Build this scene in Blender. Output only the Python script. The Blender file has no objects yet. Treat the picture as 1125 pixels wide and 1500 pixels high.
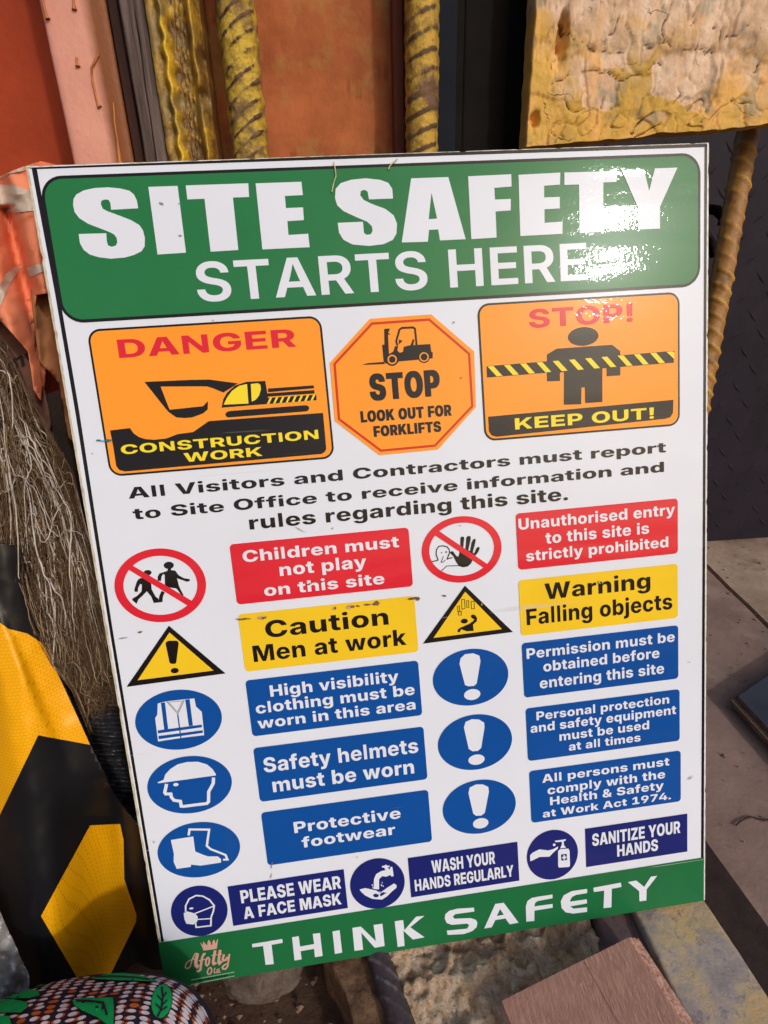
import bpy, bmesh, math, random
from mathutils import Vector, Matrix, noise
from mathutils.geometry import tessellate_polygon
random.seed(7)
scene = bpy.context.scene
COL = scene.collection

# ------------------------------------------------------------------ camera
F_PX, CX, CY = 820.0, 595.54, 765.13          # measured from the photograph (1125 x 1500)
CAM = Vector((-0.08241, -0.37130, 0.76965))
RC = Matrix(((0.99264685, 0.05914419, -0.10561339), (-0.12045461, 0.39647564, -0.91010865), (-0.0119545, 0.91613811, 0.40068449)))
cd = bpy.data.cameras.new('camera')
cam = bpy.data.objects.new('camera', cd)
COL.objects.link(cam)
cam.matrix_world = Matrix.Translation(CAM) @ RC.to_4x4()
cd.sensor_fit = 'VERTICAL'
cd.sensor_height = 36.0
cd.lens = F_PX / 1500 * 36.0
cd.shift_x = -(CX - 562.5) / 1500
cd.shift_y = (CY - 750) / 1500
cd.clip_start = 0.01
cd.clip_end = 200
scene.camera = cam

# ------------------------------------------------------------------ light
SUN_AZ, SUN_EL = 152.5, 28.7
world = bpy.data.worlds.new('World')
scene.world = world
world.use_nodes = True
wn = world.node_tree
sky = wn.nodes.new('ShaderNodeTexSky')
sky.sky_type = 'NISHITA'
sky.sun_disc = False
sky.sun_elevation = math.radians(SUN_EL)
sky.sun_rotation = math.radians(SUN_AZ)
sky.air_density = 1.2
sky.dust_density = 4.0
wn.nodes['Background'].inputs['Strength'].default_value = 0.15
wn.links.new(sky.outputs['Color'], wn.nodes['Background'].inputs['Color'])
sd = bpy.data.lights.new('sun', 'SUN')
sd.energy = 1.55
sd.angle = math.radians(2.6)
sd.color = (1.0, 0.975, 0.94)
sun = bpy.data.objects.new('sun', sd)
COL.objects.link(sun)
sdir = Vector((math.sin(math.radians(SUN_AZ)) * math.cos(math.radians(SUN_EL)), math.cos(math.radians(SUN_AZ)) * math.cos(math.radians(SUN_EL)), math.sin(math.radians(SUN_EL))))
sun.rotation_euler = sdir.to_track_quat('Z', 'Y').to_euler()
sun.location = sdir * 3
scene.view_settings.view_transform = 'Standard'
scene.view_settings.look = 'None'
scene.view_settings.exposure = -0.50
scene.view_settings.gamma = 1.0

# ------------------------------------------------------------------ measuring helpers
def ray(x, y):
    return RC @ Vector(((x - CX) / F_PX, -(y - CY) / F_PX, -1.0))
def on_z(x, y, z):
    v = ray(x, y); return CAM + v * ((z - CAM.z) / v.z)
def on_y(x, y, Y):
    v = ray(x, y); return CAM + v * ((Y - CAM.y) / v.y)
SIGN_O = Vector((0, 0, 0.10))
SIGN_R = Matrix(((0.99928479, 0.00973277, -0.03654022), (0.0, 0.96630923, 0.25738388), (0.03781421, -0.2571998, 0.96561812)))
SIGN_N = SIGN_R @ Vector((0, 1, 0))
def behind(x, y, d):
    """point seen at (x, y) on the plane d metres behind the sign's face"""
    v = ray(x, y)
    return CAM + v * (((SIGN_O - CAM).dot(SIGN_N) + d) / v.dot(SIGN_N))

# ------------------------------------------------------------------ object helpers
def obj(name, me, mats, parent=None, label=None, cat=None, group=None, kind=None, smooth=False):
    o = bpy.data.objects.new(name, me)
    COL.objects.link(o)
    if not isinstance(mats, (list, tuple)): mats = [mats]
    for m in mats: me.materials.append(m)
    if parent: o.parent = parent
    tag(o, label, cat, group, kind)
    if smooth:
        me.polygons.foreach_set('use_smooth', [True] * len(me.polygons))
    return o
def tag(o, label=None, cat=None, group=None, kind=None):
    if label: o['label'] = label
    if cat: o['category'] = cat
    if group: o['group'] = group
    if kind: o['kind'] = kind
def empty(name, loc, label, cat, group=None):
    o = bpy.data.objects.new(name, None)
    COL.objects.link(o); o.location = loc; o.empty_display_size = 0.05
    tag(o, label, cat, group)
    return o
def mesh(name, vs, fs, mi=None):
    me = bpy.data.meshes.new(name)
    me.from_pydata([tuple(v) for v in vs], [], fs)
    if mi: me.polygons.foreach_set('material_index', mi)
    me.update()
    return me
def local(parent, vs):
    """world points into the space of a top-level thing"""
    M = Matrix.Translation(parent.location).inverted() if parent.rotation_euler.to_matrix() == Matrix.Identity(3) else (Matrix.Translation(parent.location) @ parent.rotation_euler.to_matrix().to_4x4()).inverted()
    return [M @ Vector(v) for v in vs]
def fbm(p, sc=1.0, octv=4):
    v = 0; a = 1.0; s = 0
    q = Vector(p) * sc
    for i in range(octv):
        v += a * noise.noise(q); s += a; a *= 0.5; q = q * 2.03 + Vector((3.1, 1.7, 5.3))
    return v / s

# ------------------------------------------------------------------ materials
def srgb(r, g, b, k=1.0):
    f = lambda c: (c / 12.92 if c <= 0.04045 else ((c + 0.055) / 1.055) ** 2.4)
    return tuple(min(1.0, f(x / 255) * k) for x in (r, g, b)) + (1.0,)
class NT:
    def __init__(s, name):
        s.m = bpy.data.materials.new(name); s.m.use_nodes = True
        s.t = s.m.node_tree; s.b = s.t.nodes['Principled BSDF']
        s.tc = s.t.nodes.new('ShaderNodeTexCoord').outputs['Object']
    def n(s, t, **kw):
        n = s.t.nodes.new(t)
        for k, v in kw.items(): setattr(n, k, v)
        return n
    def l(s, a, b): s.t.links.new(a, b)
    def mapping(s, scale=(1, 1, 1), rot=(0, 0, 0), loc=(0, 0, 0), src=None):
        n = s.n('ShaderNodeMapping'); n.inputs['Scale'].default_value = scale; n.inputs['Rotation'].default_value = rot; n.inputs['Location'].default_value = loc
        s.l(src or s.tc, n.inputs['Vector']); return n.outputs[0]
    def noise(s, scale, detail=5, rough=0.6, vec=None, dist=0.0):
        n = s.n('ShaderNodeTexNoise'); n.inputs['Scale'].default_value = scale; n.inputs['Detail'].default_value = detail; n.inputs['Roughness'].default_value = rough; n.inputs['Distortion'].default_value = dist
        s.l(vec or s.tc, n.inputs['Vector']); return n.outputs['Fac']
    def vor(s, scale, vec=None, feature='F1', out='Distance', rnd=1.0):
        n = s.n('ShaderNodeTexVoronoi', feature=feature); n.inputs['Scale'].default_value = scale; n.inputs['Randomness'].default_value = rnd
        s.l(vec or s.tc, n.inputs['Vector']); return n.outputs[out]
    def ramp(s, fac, stops):
        n = s.n('ShaderNodeValToRGB'); e = n.color_ramp.elements
        while len(e) < len(stops): e.new(0.5)
        for i, (p, c) in enumerate(stops):
            e[i].position = p; e[i].color = c if len(c) == 4 else tuple(c) + (1,)
        s.l(fac, n.inputs[0]); return n.outputs['Color']
    def mix(s, fac, a, b, mode='MIX'):
        n = s.n('ShaderNodeMix', data_type='RGBA', blend_type=mode)
        for k, v in ((0, fac), (6, a), (7, b)):
            if isinstance(v, (int, float)): n.inputs[k].default_value = v
            elif isinstance(v, tuple): n.inputs[k].default_value = v
            else: s.l(v, n.inputs[k])
        return n.outputs[2]
    def math(s, op, a, b=0.0, clamp=False):
        n = s.n('ShaderNodeMath', operation=op, use_clamp=clamp)
        for k, v in ((0, a), (1, b)):
            if isinstance(v, (int, float)): n.inputs[k].default_value = v
            else: s.l(v, n.inputs[k])
        return n.outputs[0]
    def bump(s, h, dist, strength=1.0, normal=None, to='Normal'):
        n = s.n('ShaderNodeBump'); n.inputs['Strength'].default_value = strength; n.inputs['Distance'].default_value = dist
        s.l(h, n.inputs['Height'])
        if normal: s.l(normal, n.inputs['Normal'])
        if to: s.l(n.outputs[0], s.b.inputs[to])
        return n.outputs[0]
    def set(s, **kw):
        for k, v in kw.items():
            i = s.b.inputs[k.replace('_', ' ')]
            if isinstance(v, (int, float, tuple)): i.default_value = v
            else: s.l(v, i)
        return s.m
def surf(name, c1, c2=None, scale=20, rough=0.7, bscale=60, bdist=0.001, spec=0.4, metal=0.0, contrast=(0.35, 0.65), stretch=(1, 1, 1), c3=None, s3=120, r3=(0.6, 0.7)):
    t = NT(name)
    vec = t.mapping(scale=stretch)
    col = t.ramp(t.noise(scale, 6, 0.65, vec), [(contrast[0], c1), (contrast[1], c2 or c1)])
    if c3: col = t.mix(t.ramp(t.noise(s3, 4, 0.6, vec), [(r3[0], (0, 0, 0)), (r3[1], (1, 1, 1))]), col, c3)
    t.set(Base_Color=col, Roughness=rough, Specular_IOR_Level=spec, Metallic=metal)
    if bdist: t.bump(t.noise(bscale, 7, 0.65, vec), bdist)
    return t.m

def print_mat(name, c, dirt=0.10, rough=0.24, coat=0.34):
    """glossy laminated print: slow ripples and a fine dimpled film that breaks up reflections"""
    t = NT(name)
    n1 = t.noise(9, 5, 0.6); n2 = t.noise(140, 4, 0.7)
    dk = tuple(x * (1 - dirt) for x in c[:3]) + (1,)
    col = t.mix(t.ramp(n1, [(0.35, (0, 0, 0)), (0.75, (1, 1, 1))]), c, dk)
    col = t.mix(t.ramp(n2, [(0.68, (0, 0, 0)), (0.74, (0.5, 0.5, 0.5))]), col, tuple(x * (1 - dirt * 1.6) for x in c[:3]) + (1,))
    scr = t.ramp(t.noise(3.2, 2, 0.4, t.mapping(scale=(1, 1, 60), rot=(0, 0.5, 0)), 0.6), [(0.735, (0, 0, 0)), (0.75, (1, 1, 1))])
    msk = t.ramp(t.noise(6, 2, 0.5), [(0.52, (0, 0, 0)), (0.60, (0.4, 0.4, 0.4))])
    fac = t.mix(1.0, scr, msk, 'MULTIPLY')
    col = t.mix(fac, col, (0.55, 0.55, 0.52, 1))
    t.set(Base_Color=col, Roughness=rough, Specular_IOR_Level=0.10, Coat_Weight=coat, Coat_Roughness=t.math('ADD', 0.035, t.math('MULTIPLY', t.ramp(t.noise(7, 4, 0.7), [(0.5, (0, 0, 0)), (0.75, (1, 1, 1))]), 0.10)))
    h = t.noise(260, 2, 0.5)
    b1 = t.bump(t.noise(17, 2.0, 0.45, t.mapping(scale=(0.20, 1, 1.1), loc=(0.13, 0, 0.05))), 0.0027, 1.0, to=None)
    t.bump(h, 0.00011, 1.0, normal=b1, to='Coat Normal')
    return t.m
K = 1.16
PM = {
 'white': print_mat('print_white', srgb(216, 222, 238, 1.08), 0.05),
 'green': print_mat('print_green', srgb(36, 112, 66, K)),
 'green_dark': print_mat('print_green_footer', srgb(30, 104, 62, K)),
 'black': print_mat('print_black', (0.012, 0.009, 0.011, 1), 0.0),
 'orange': print_mat('print_orange', srgb(238, 148, 42, K)),
 'print_red': print_mat('print_red', srgb(208, 36, 54, K)),
 'print_dark_red': print_mat('print_dark_red', srgb(196, 48, 20, K)),
 'print_yellow': print_mat('print_yellow', srgb(232, 208, 44, K)),
 'caption_yellow': print_mat('caption_yellow', srgb(228, 190, 40, K)),
 'caption_blue': print_mat('caption_blue', srgb(16, 74, 152, K)),
 'navy': print_mat('print_navy', srgb(28, 36, 108, K)),
 'collar_grey': print_mat('print_collar_grey', srgb(120, 120, 130)),
 'maker_pink': print_mat('print_maker_pink', srgb(205, 160, 150, K)),
 'maker_pale': print_mat('print_maker_pale', srgb(130, 170, 145, K)),
}

# ------------------------------------------------------------------ the safety sign
BW, BH = 0.600, 0.79674
sign = empty('safety_sign', SIGN_O, 'large white site safety board with green header, leaning back on the rods and stones', 'sign')
sign.rotation_euler = SIGN_R.to_euler()
def sp(u, v, h):            # millimetres from the top left corner of the face -> sign space
    return (u / 1000 - BW / 2, -h, BH - v / 1000)

def chipped_board():
    rnd = random.Random(3)
    N = []
    def edge(a, b, n, nx, nz):
        for i in range(n):
            t = i / n
            u = a[0] + (b[0] - a[0]) * t; v = a[1] + (b[1] - a[1]) * t
            j = (rnd.random() ** 3) * 1.3 if rnd.random() < 0.18 else rnd.random() * 0.15
            N.append((u + nx * j, v + nz * j))
    H = BH * 1000
    edge((0, 0), (600, 0), 150, 0, 1); edge((600, 0), (600, H), 190, -1, 0)
    edge((600, H), (0, H), 150, 0, -1); edge((0, H), (0, 0), 190, 1, 0)
    n = len(N); cu, cv = 300, H / 2
    vs = []; fs = []; mi = []
    ins = []
    for (u, v) in N:                                # narrow worn rim round the printed face
        w = 0.35 + rnd.random() ** 2 * 1.3
        du = w if u < 3 else (-w if u > 597 else 0); dv = w if v < 3 else (-w if v > H - 3 else 0)
        if u < 3: du = 1.9 + rnd.random() ** 2 * 0.8
        ins.append((u + du, v + dv))
    vs += [sp(u, v, 0) for u, v in ins] + [sp(u, v, -0.0003) for u, v in N] + [sp(u, v, -0.0032) for u, v in N]
    fs.append(list(range(n))); mi.append(0)
    for i in range(n):
        j = (i + 1) % n
        fs.append((j, i, n + i, n + j)); mi.append(1)
        fs.append((n + j, n + i, 2 * n + i, 2 * n + j)); mi.append(1)
    fs.append([2 * n + i for i in range(n)][::-1]); mi.append(1)
    return mesh('board', vs, fs, mi)
m_rim = surf('worn_cream_rim', srgb(214, 206, 186), srgb(150, 138, 118), 60, 0.8, 300, 0.0004, contrast=(0.45, 0.7))
obj('board', chipped_board(), [PM['white'], m_rim], sign)

def shape_points(s):
    k = s[0]
    if k == 'P': return s[1], s[2]
    if k == 'E':
        _, cu, cv, a, b = s; n = 64
        return [(cu + a * math.cos(2 * math.pi * i / n), cv + b * math.sin(2 * math.pi * i / n)) for i in range(n)], []
    if k == 'G': return shape_points(s[1])[0], [shape_points(s[2])[0]]
    if k == 'R':
        _, u0, v0, u1, v1, r = s
        if r <= 0: return [(u0, v0), (u1, v0), (u1, v1), (u0, v1)], []
        o = []
        for cx_, cy_, a0 in ((u1 - r, v0 + r, -90), (u1 - r, v1 - r, 0), (u0 + r, v1 - r, 90), (u0 + r, v0 + r, 180)):
            for i in range(9):
                a = math.radians(a0 + i * 90 / 8); o.append((cx_ + r * math.cos(a), cy_ + r * math.sin(a)))
        return o, []
def stroke_quads(P, w, closed):
    n = len(P); L = []; R = []
    for i in range(n):
        p = Vector(P[i])
        a = Vector(P[i - 1]) if (i > 0 or closed) else None
        b = Vector(P[(i + 1) % n]) if (i < n - 1 or closed) else None
        d1 = (p - a).normalized() if a is not None else None
        d2 = (b - p).normalized() if b is not None else None
        if d1 is None: d1 = d2
        if d2 is None: d2 = d1
        t = (d1 + d2); t = t.normalized() if t.length > 1e-4 else d1
        nn = Vector((-t.y, t.x)); c = max(0.45, nn.dot(Vector((-d1.y, d1.x))))
        L.append(p + nn * (w / c / 1.0) * 0.75); R.append(p - nn * (w / c) * 0.75)
    vs = L + R
    fs = [(i, (i + 1) % n, n + (i + 1) % n, n + i) for i in range(n if closed else n - 1)]
    return vs, fs

# lettering outlines (advance, 'x,y x,y|x,y ...'), 1000 units to the em
GLYPHS = {
 'bold': {
  ' ': (269,''),
  '!': (321,'73,728 248,728 235,226 86,226|124,-4 94,15 75,44 68,79 75,115 94,143 124,162 161,168 198,162 227,143 247,115 253,79 247,44 227,15 198,-4 161,-10'),
  '&': (674,'208,-4 148,16 99,48 63,90 40,139 33,193 37,232 49,267 68,298 94,327 127,354 164,381 161,385 136,421 116,460 102,501 98,546 104,598 123,643 153,682 194,712 243,731 301,737 356,731 402,713 440,685 469,650 486,608 492,561 489,528 481,498 467,468 448,441 424,416 395,393 355,364 466,238 480,265 494,312 498,362 633,362 630,301 620,244 603,193 579,147 565,127 677,0 507,0 464,46 426,22 378,4 328,-7 279,-11|315,479 330,489 342,501 351,513 358,526 362,539 364,551 360,572 348,589 328,601 301,606 283,604 267,598 254,589 244,577 238,562 236,544 239,522 248,499 261,476 278,454|246,286 224,267 207,248 196,227 192,202 195,179 204,159 219,142 238,130 261,123 288,120 326,125 364,138 375,145'),
  '.': (269,'100,-3 71,16 51,45 44,80 51,115 71,144 100,163 135,170 170,163 199,144 219,115 225,80 219,45 199,16 170,-3 135,-10'),
  '1': (645,'83,135 268,135 268,579 264,579 99,468 99,616 267,728 434,728 434,135 582,135 582,0 83,0'),
  '4': (645,'21,263 303,728 466,728 189,268 189,264 379,264 379,454 532,454 532,264 624,264 624,132 532,132 532,0 375,0 375,132 21,132'),
  '7': (645,'409,587 409,590 63,590 63,728 583,728 583,590 285,0 112,0'),
  '9': (645,'369,734 415,724 459,708 515,671 558,622 579,583 591,538 596,489 590,430 572,373 554,334 531,293 504,250 334,0 163,0 345,267 318,260 281,257 216,264 160,285 114,318 79,364 57,420 50,486 53,534 65,578 84,618 126,668 180,706 223,723 269,734 319,737|291,604 263,592 240,574 222,550 211,522 207,489 211,457 222,428 240,404 263,386 291,374 322,371 353,374 380,386 403,404 421,428 432,457 436,489 432,521 421,550 404,574 381,592 353,604 322,608'),
  'A': (754,'263,728 486,728 738,0 549,0 501,153 250,153 202,0 16,0|446,325 430,378 415,432 400,488 384,546 374,588 363,546 349,488 334,432 319,377 304,325 291,283 459,283'),
  'C': (738,'318,-6 259,9 205,34 156,67 115,110 82,161 56,221 41,288 36,363 41,439 57,507 82,566 116,618 157,660 205,694 260,718 318,733 381,738 444,733 501,720 554,697 599,667 638,628 669,582 691,529 703,470 533,470 526,496 515,520 501,541 484,558 463,572 440,582 413,588 385,590 334,583 290,563 255,530 229,485 213,430 208,363 213,296 229,240 255,196 290,164 334,144 384,138 413,140 439,146 462,156 483,170 501,187 515,207 526,231 533,258 704,258 693,205 673,156 644,110 607,70 562,37 509,11 448,-5 381,-10'),
  'D': (717,'55,0 55,728 322,728 392,723 456,708 513,684 562,650 603,608 636,558 661,500 675,436 680,364 675,292 661,227 637,170 604,119 562,77 513,44 456,20 392,5 321,0|313,143 373,149 423,166 461,196 489,238 506,294 511,364 506,434 489,490 461,532 422,561 372,579 312,584 224,584 224,143'),
  'E': (612,'55,728 569,728 569,588 224,588 224,435 542,435 542,299 224,299 224,140 569,140 569,0 55,0'),
  'F': (587,'55,728 556,728 556,588 224,588 224,409 528,409 528,272 224,272 224,0 55,0'),
  'G': (747,'319,-5 258,10 203,35 154,70 113,113 80,165 56,224 41,290 36,363 42,438 57,506 82,565 117,617 158,660 207,694 261,718 320,733 383,738 443,733 500,720 552,698 598,668 636,632 667,589 688,541 700,488 529,488 521,510 511,530 497,548 480,563 461,574 438,583 414,588 386,590 335,583 291,563 256,531 229,486 213,430 208,364 213,298 229,242 255,197 291,164 335,144 388,138 433,142 472,154 502,175 525,202 539,235 543,270 395,270 395,395 707,395 707,299 702,238 689,183 666,134 635,92 597,56 552,27 501,6 445,-6 385,-10'),
  'H': (739,'55,728 224,728 224,441 515,441 515,728 684,728 684,0 515,0 515,301 224,301 224,0 55,0'),
  'I': (462,'32,137 147,137 147,591 32,591 32,728 430,728 430,591 315,591 315,137 430,137 430,0 32,0'),
  'K': (724,'225,385 248,419 272,453 299,488 329,527 495,728 697,728 431,413 707,0 509,0 317,302 224,195 224,0 55,0 55,728 224,728 224,545 222,381'),
  'M': (929,'55,728 313,728 411,433 419,404 429,368 439,327 449,283 460,238 465,211 471,238 491,326 502,368 511,404 519,433 616,728 874,728 874,0 706,0 706,347 707,381 708,420 709,462 711,550 712,574 705,546 693,501 682,458 671,417 660,380 650,347 642,320 535,0 395,0 286,320 278,347 268,379 257,417 246,457 222,545 217,565 217,550 218,507 220,463 221,421 222,382 223,348 223,0 55,0'),
  'N': (753,'55,728 237,728 447,390 464,362 482,330 500,295 519,257 534,223 533,242 531,289 529,334 527,375 527,728 698,728 698,0 516,0 324,308 303,343 283,379 262,417 240,459 219,503 221,462 224,415 225,373 226,337 227,309 227,0 55,0'),
  'O': (764,'319,-6 260,9 206,34 157,67 116,110 82,161 57,221 41,288 36,363 41,439 57,507 82,566 116,618 157,660 206,694 260,718 319,733 382,738 445,733 504,718 558,694 606,660 648,618 682,566 707,507 722,439 727,363 722,288 707,220 682,161 648,110 606,67 558,33 504,9 445,-6 382,-10|432,144 475,164 509,196 535,240 551,296 556,363 551,431 535,487 509,531 475,564 432,583 382,590 332,583 290,564 255,531 229,487 213,431 208,363 213,296 229,240 255,196 290,164 332,144 382,138'),
  'P': (647,'55,728 350,728 403,724 451,714 493,696 546,659 585,609 609,549 617,479 609,409 585,349 545,300 491,263 448,246 400,236 347,232 224,232 224,0 55,0|323,368 360,372 391,382 415,399 432,421 442,448 446,479 442,511 432,538 415,560 390,576 360,586 323,589 224,589 224,368'),
  'R': (659,'55,728 351,728 404,724 451,714 494,698 547,662 586,614 610,555 618,486 610,417 585,359 545,312 493,279 641,0 458,0 328,249 224,249 224,0 55,0|324,383 361,386 391,395 415,409 433,429 443,455 447,486 443,517 433,542 415,563 391,578 361,587 324,590 224,590 224,383'),
  'S': (661,'277,-7 224,2 177,18 117,52 73,101 53,141 40,187 35,238 197,238 203,205 217,178 237,157 264,141 297,132 335,128 370,131 400,139 424,151 442,167 453,187 456,210 453,230 443,247 427,261 403,274 373,284 335,294 258,311 198,329 147,353 106,383 77,420 59,463 53,514 62,577 89,631 132,676 189,710 233,725 282,735 335,738 389,735 438,725 482,710 537,675 578,630 604,574 614,509 453,509 443,547 419,575 383,593 335,599 303,597 276,589 254,578 238,563 228,544 225,524 228,503 238,486 255,472 277,460 305,450 338,441 402,427 453,414 498,397 536,376 568,352 593,324 611,291 622,255 626,213 617,149 591,93 549,49 492,16 446,1 394,-8 336,-10'),
  'T': (664,'29,728 635,728 635,588 417,588 417,0 248,0 248,588 29,588'),
  'U': (720,'301,-7 248,4 200,23 157,48 122,79 93,116 72,159 59,206 55,257 55,728 222,728 222,271 226,234 239,201 260,174 288,153 321,140 360,136 399,140 433,153 460,174 481,201 494,234 498,271 498,728 665,728 665,257 661,206 648,159 627,116 598,79 563,48 520,23 472,4 419,-7 360,-10'),
  'V': (751,'16,728 204,728 308,402 324,351 339,297 354,241 369,184 380,144 390,184 404,242 419,297 434,351 448,402 549,728 734,728 490,0 267,0'),
  'W': (1040,'16,728 201,728 275,398 286,349 295,297 304,243 312,190 314,183 315,190 324,243 334,297 344,349 355,398 435,728 606,728 685,398 696,349 706,297 716,243 726,190 727,184 728,190 736,243 745,297 755,349 765,398 839,728 1024,728 829,0 639,0 549,353 536,415 524,483 520,508 516,484 505,416 491,353 401,0 211,0'),
  'a': (579,'159,-5 116,8 80,30 53,61 35,101 30,149 33,191 45,225 65,252 90,274 120,291 154,303 192,311 232,317 274,321 307,325 331,331 348,339 358,350 361,364 361,367 359,384 352,398 341,410 326,419 307,424 285,426 262,424 242,419 226,410 212,398 203,384 197,368 46,381 60,428 86,468 122,500 168,524 223,539 288,544 337,541 383,532 423,518 458,497 486,472 508,441 521,404 525,363 525,0 368,0 368,75 364,75 348,50 328,29 304,12 276,0 245,-7 209,-10|286,103 311,112 332,126 348,144 359,166 362,192 362,243 354,240 344,236 333,233 321,230 307,228 294,225 266,221 243,216 224,209 208,200 196,188 188,174 186,156 188,140 195,126 206,115 221,107 238,102 258,100'),
  'b': (627,'336,-6 304,4 277,19 254,38 235,60 221,85 217,85 217,0 54,0 54,728 219,728 219,450 222,450 236,475 255,497 277,516 304,531 337,541 375,544 433,536 485,513 530,473 564,419 581,375 591,325 594,268 591,212 581,161 565,117 531,63 487,23 433,-1 373,-9|352,126 378,139 398,161 413,190 422,226 426,268 423,309 413,345 398,374 378,396 352,410 321,414 290,410 264,396 243,374 227,345 217,310 214,268 217,226 227,191 243,161 264,139 291,126 321,121'),
  'c': (585,'250,-7 202,5 159,24 106,66 66,121 47,165 36,214 33,266 36,320 47,368 66,412 106,468 159,509 202,529 250,540 303,544 353,541 399,530 439,513 475,490 504,461 528,427 544,389 553,346 399,328 394,348 387,365 378,380 368,393 355,403 340,410 324,415 305,416 274,412 248,398 228,376 213,347 203,310 200,267 203,224 213,188 228,158 248,136 274,122 305,117 324,119 340,123 355,131 368,141 379,154 388,170 394,188 399,208 553,191 545,147 529,108 505,73 476,44 440,21 399,3 353,-7 303,-11'),
  'd': (627,'194,-1 140,23 96,63 61,117 46,161 36,212 33,268 36,325 46,375 62,419 97,473 142,513 194,536 252,544 290,541 322,531 350,516 372,497 391,475 405,450 408,450 408,728 573,728 573,0 410,0 410,85 405,85 392,60 373,38 350,19 323,4 291,-6 253,-9|336,126 363,139 384,161 400,191 409,226 413,268 409,310 400,345 384,374 363,396 336,410 305,414 275,410 249,396 228,374 213,345 204,309 201,268 204,226 213,190 228,161 249,139 275,126 305,121'),
  'e': (590,'251,-7 203,4 160,23 106,64 66,120 47,164 36,213 33,266 36,319 47,367 66,411 105,467 158,509 200,529 247,540 298,544 352,540 403,526 447,503 485,472 517,433 540,386 554,332 559,270 559,227 195,227 198,197 208,166 225,141 247,124 275,113 307,109 330,111 351,116 369,124 384,136 396,150 405,167 552,150 535,105 506,66 468,34 421,9 365,-6 303,-11|402,325 401,337 392,367 377,391 357,409 331,420 300,423 269,420 243,409 222,391 207,367 197,339 196,325'),
  'f': (402,'376,411 267,411 267,0 103,0 103,411 10,411 10,536 103,536 103,577 108,630 125,674 152,707 188,731 232,746 285,750 317,749 347,747 373,743 390,740 372,617 362,618 349,620 336,621 322,621 296,618 279,608 270,591 267,567 267,536 376,536'),
  'g': (628,'237,-209 179,-195 132,-172 95,-142 69,-105 54,-63 202,-42 209,-57 220,-71 235,-82 254,-91 277,-96 304,-98 350,-92 383,-73 404,-42 411,2 411,94 402,94 389,69 371,48 348,30 321,17 290,9 253,6 194,13 141,36 96,73 62,125 46,167 36,215 33,270 36,326 46,376 63,420 97,474 142,513 195,536 253,544 291,541 323,531 351,516 374,496 393,474 407,449 411,449 411,536 574,536 574,16 565,-55 540,-113 499,-157 446,-189 403,-203 356,-211 305,-214|337,134 363,147 384,168 400,196 409,230 413,271 409,312 400,347 384,376 363,397 337,411 306,415 275,411 249,397 228,376 213,347 204,312 201,271 204,230 213,196 229,168 249,147 275,134 306,130'),
  'h': (621,'219,0 54,0 54,728 217,728 217,434 228,458 266,505 317,534 382,544 435,538 480,519 517,489 544,448 561,398 567,340 567,0 402,0 402,308 396,349 379,380 350,400 313,407 287,404 264,395 245,380 231,359 222,333 219,302'),
  'i': (273,'54,536 219,536 219,0 54,0|102,603 74,621 55,647 48,679 55,710 74,737 102,754 136,760 170,754 199,737 218,711 224,679 218,647 199,621 170,603 136,597'),
  'j': (273,'219,536 219,-28 213,-84 195,-129 165,-163 124,-186 73,-200 12,-204 -31,-204 -31,-77 -6,-77 22,-74 41,-63 51,-46 54,-20 54,536|103,603 74,621 55,647 49,679 55,710 74,737 103,754 137,760 171,754 199,737 218,711 225,679 218,647 199,621 171,603 137,597'),
  'k': (581,'225,341 386,536 575,536 379,302 583,0 392,0 256,207 219,163 219,0 54,0 54,728 219,728 219,341'),
  'l': (309,'175,2 130,14 96,34 65,81 54,148 54,728 219,728 219,166 221,147 228,134 241,126 258,124 273,124 284,126 301,6 287,4 271,1 252,-1 230,-2'),
  'm': (916,'54,536 208,536 213,429 220,448 242,484 269,511 300,530 334,541 370,545 424,536 467,508 500,462 513,421 520,442 543,480 573,508 608,529 647,541 687,545 735,539 777,522 812,496 839,459 856,414 861,360 861,0 697,0 697,324 691,361 674,388 649,404 618,410 594,407 575,399 559,385 547,368 539,346 537,321 537,0 379,0 379,326 373,361 357,387 332,404 301,410 278,407 259,399 242,386 230,367 222,345 219,317 219,0 54,0'),
  'n': (621,'219,0 54,0 54,536 212,536 213,427 228,458 266,505 317,534 382,544 435,538 480,519 517,489 544,448 561,398 567,340 567,0 402,0 402,308 396,349 379,380 350,400 313,407 287,404 264,395 245,380 231,359 222,333 219,302'),
  'o': (609,'252,-7 203,5 160,24 106,65 66,121 48,165 36,213 33,266 36,320 47,368 66,412 106,468 160,510 203,529 252,540 305,544 358,540 406,529 449,510 503,468 543,412 561,368 572,320 576,266 572,213 561,165 543,121 503,65 449,24 406,5 358,-7 305,-11|335,122 361,136 381,158 396,188 406,225 409,267 406,310 396,346 381,376 361,398 335,411 305,416 274,411 248,398 228,376 213,346 203,310 200,267 203,225 213,188 228,158 248,136 274,122 305,117'),
  'p': (627,'54,536 217,536 217,451 222,451 236,475 254,497 277,516 304,531 337,541 375,544 433,536 485,513 530,473 564,419 581,375 591,325 594,268 591,212 581,161 565,117 531,63 487,23 433,-1 373,-9 337,-6 304,4 277,18 254,38 236,60 222,84 219,84 219,-204 54,-204|352,126 378,139 398,161 413,190 422,226 426,268 423,309 413,345 398,374 378,396 352,410 321,414 290,410 264,396 243,374 227,345 217,310 214,268 217,226 227,191 243,161 264,139 291,126 321,121'),
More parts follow.
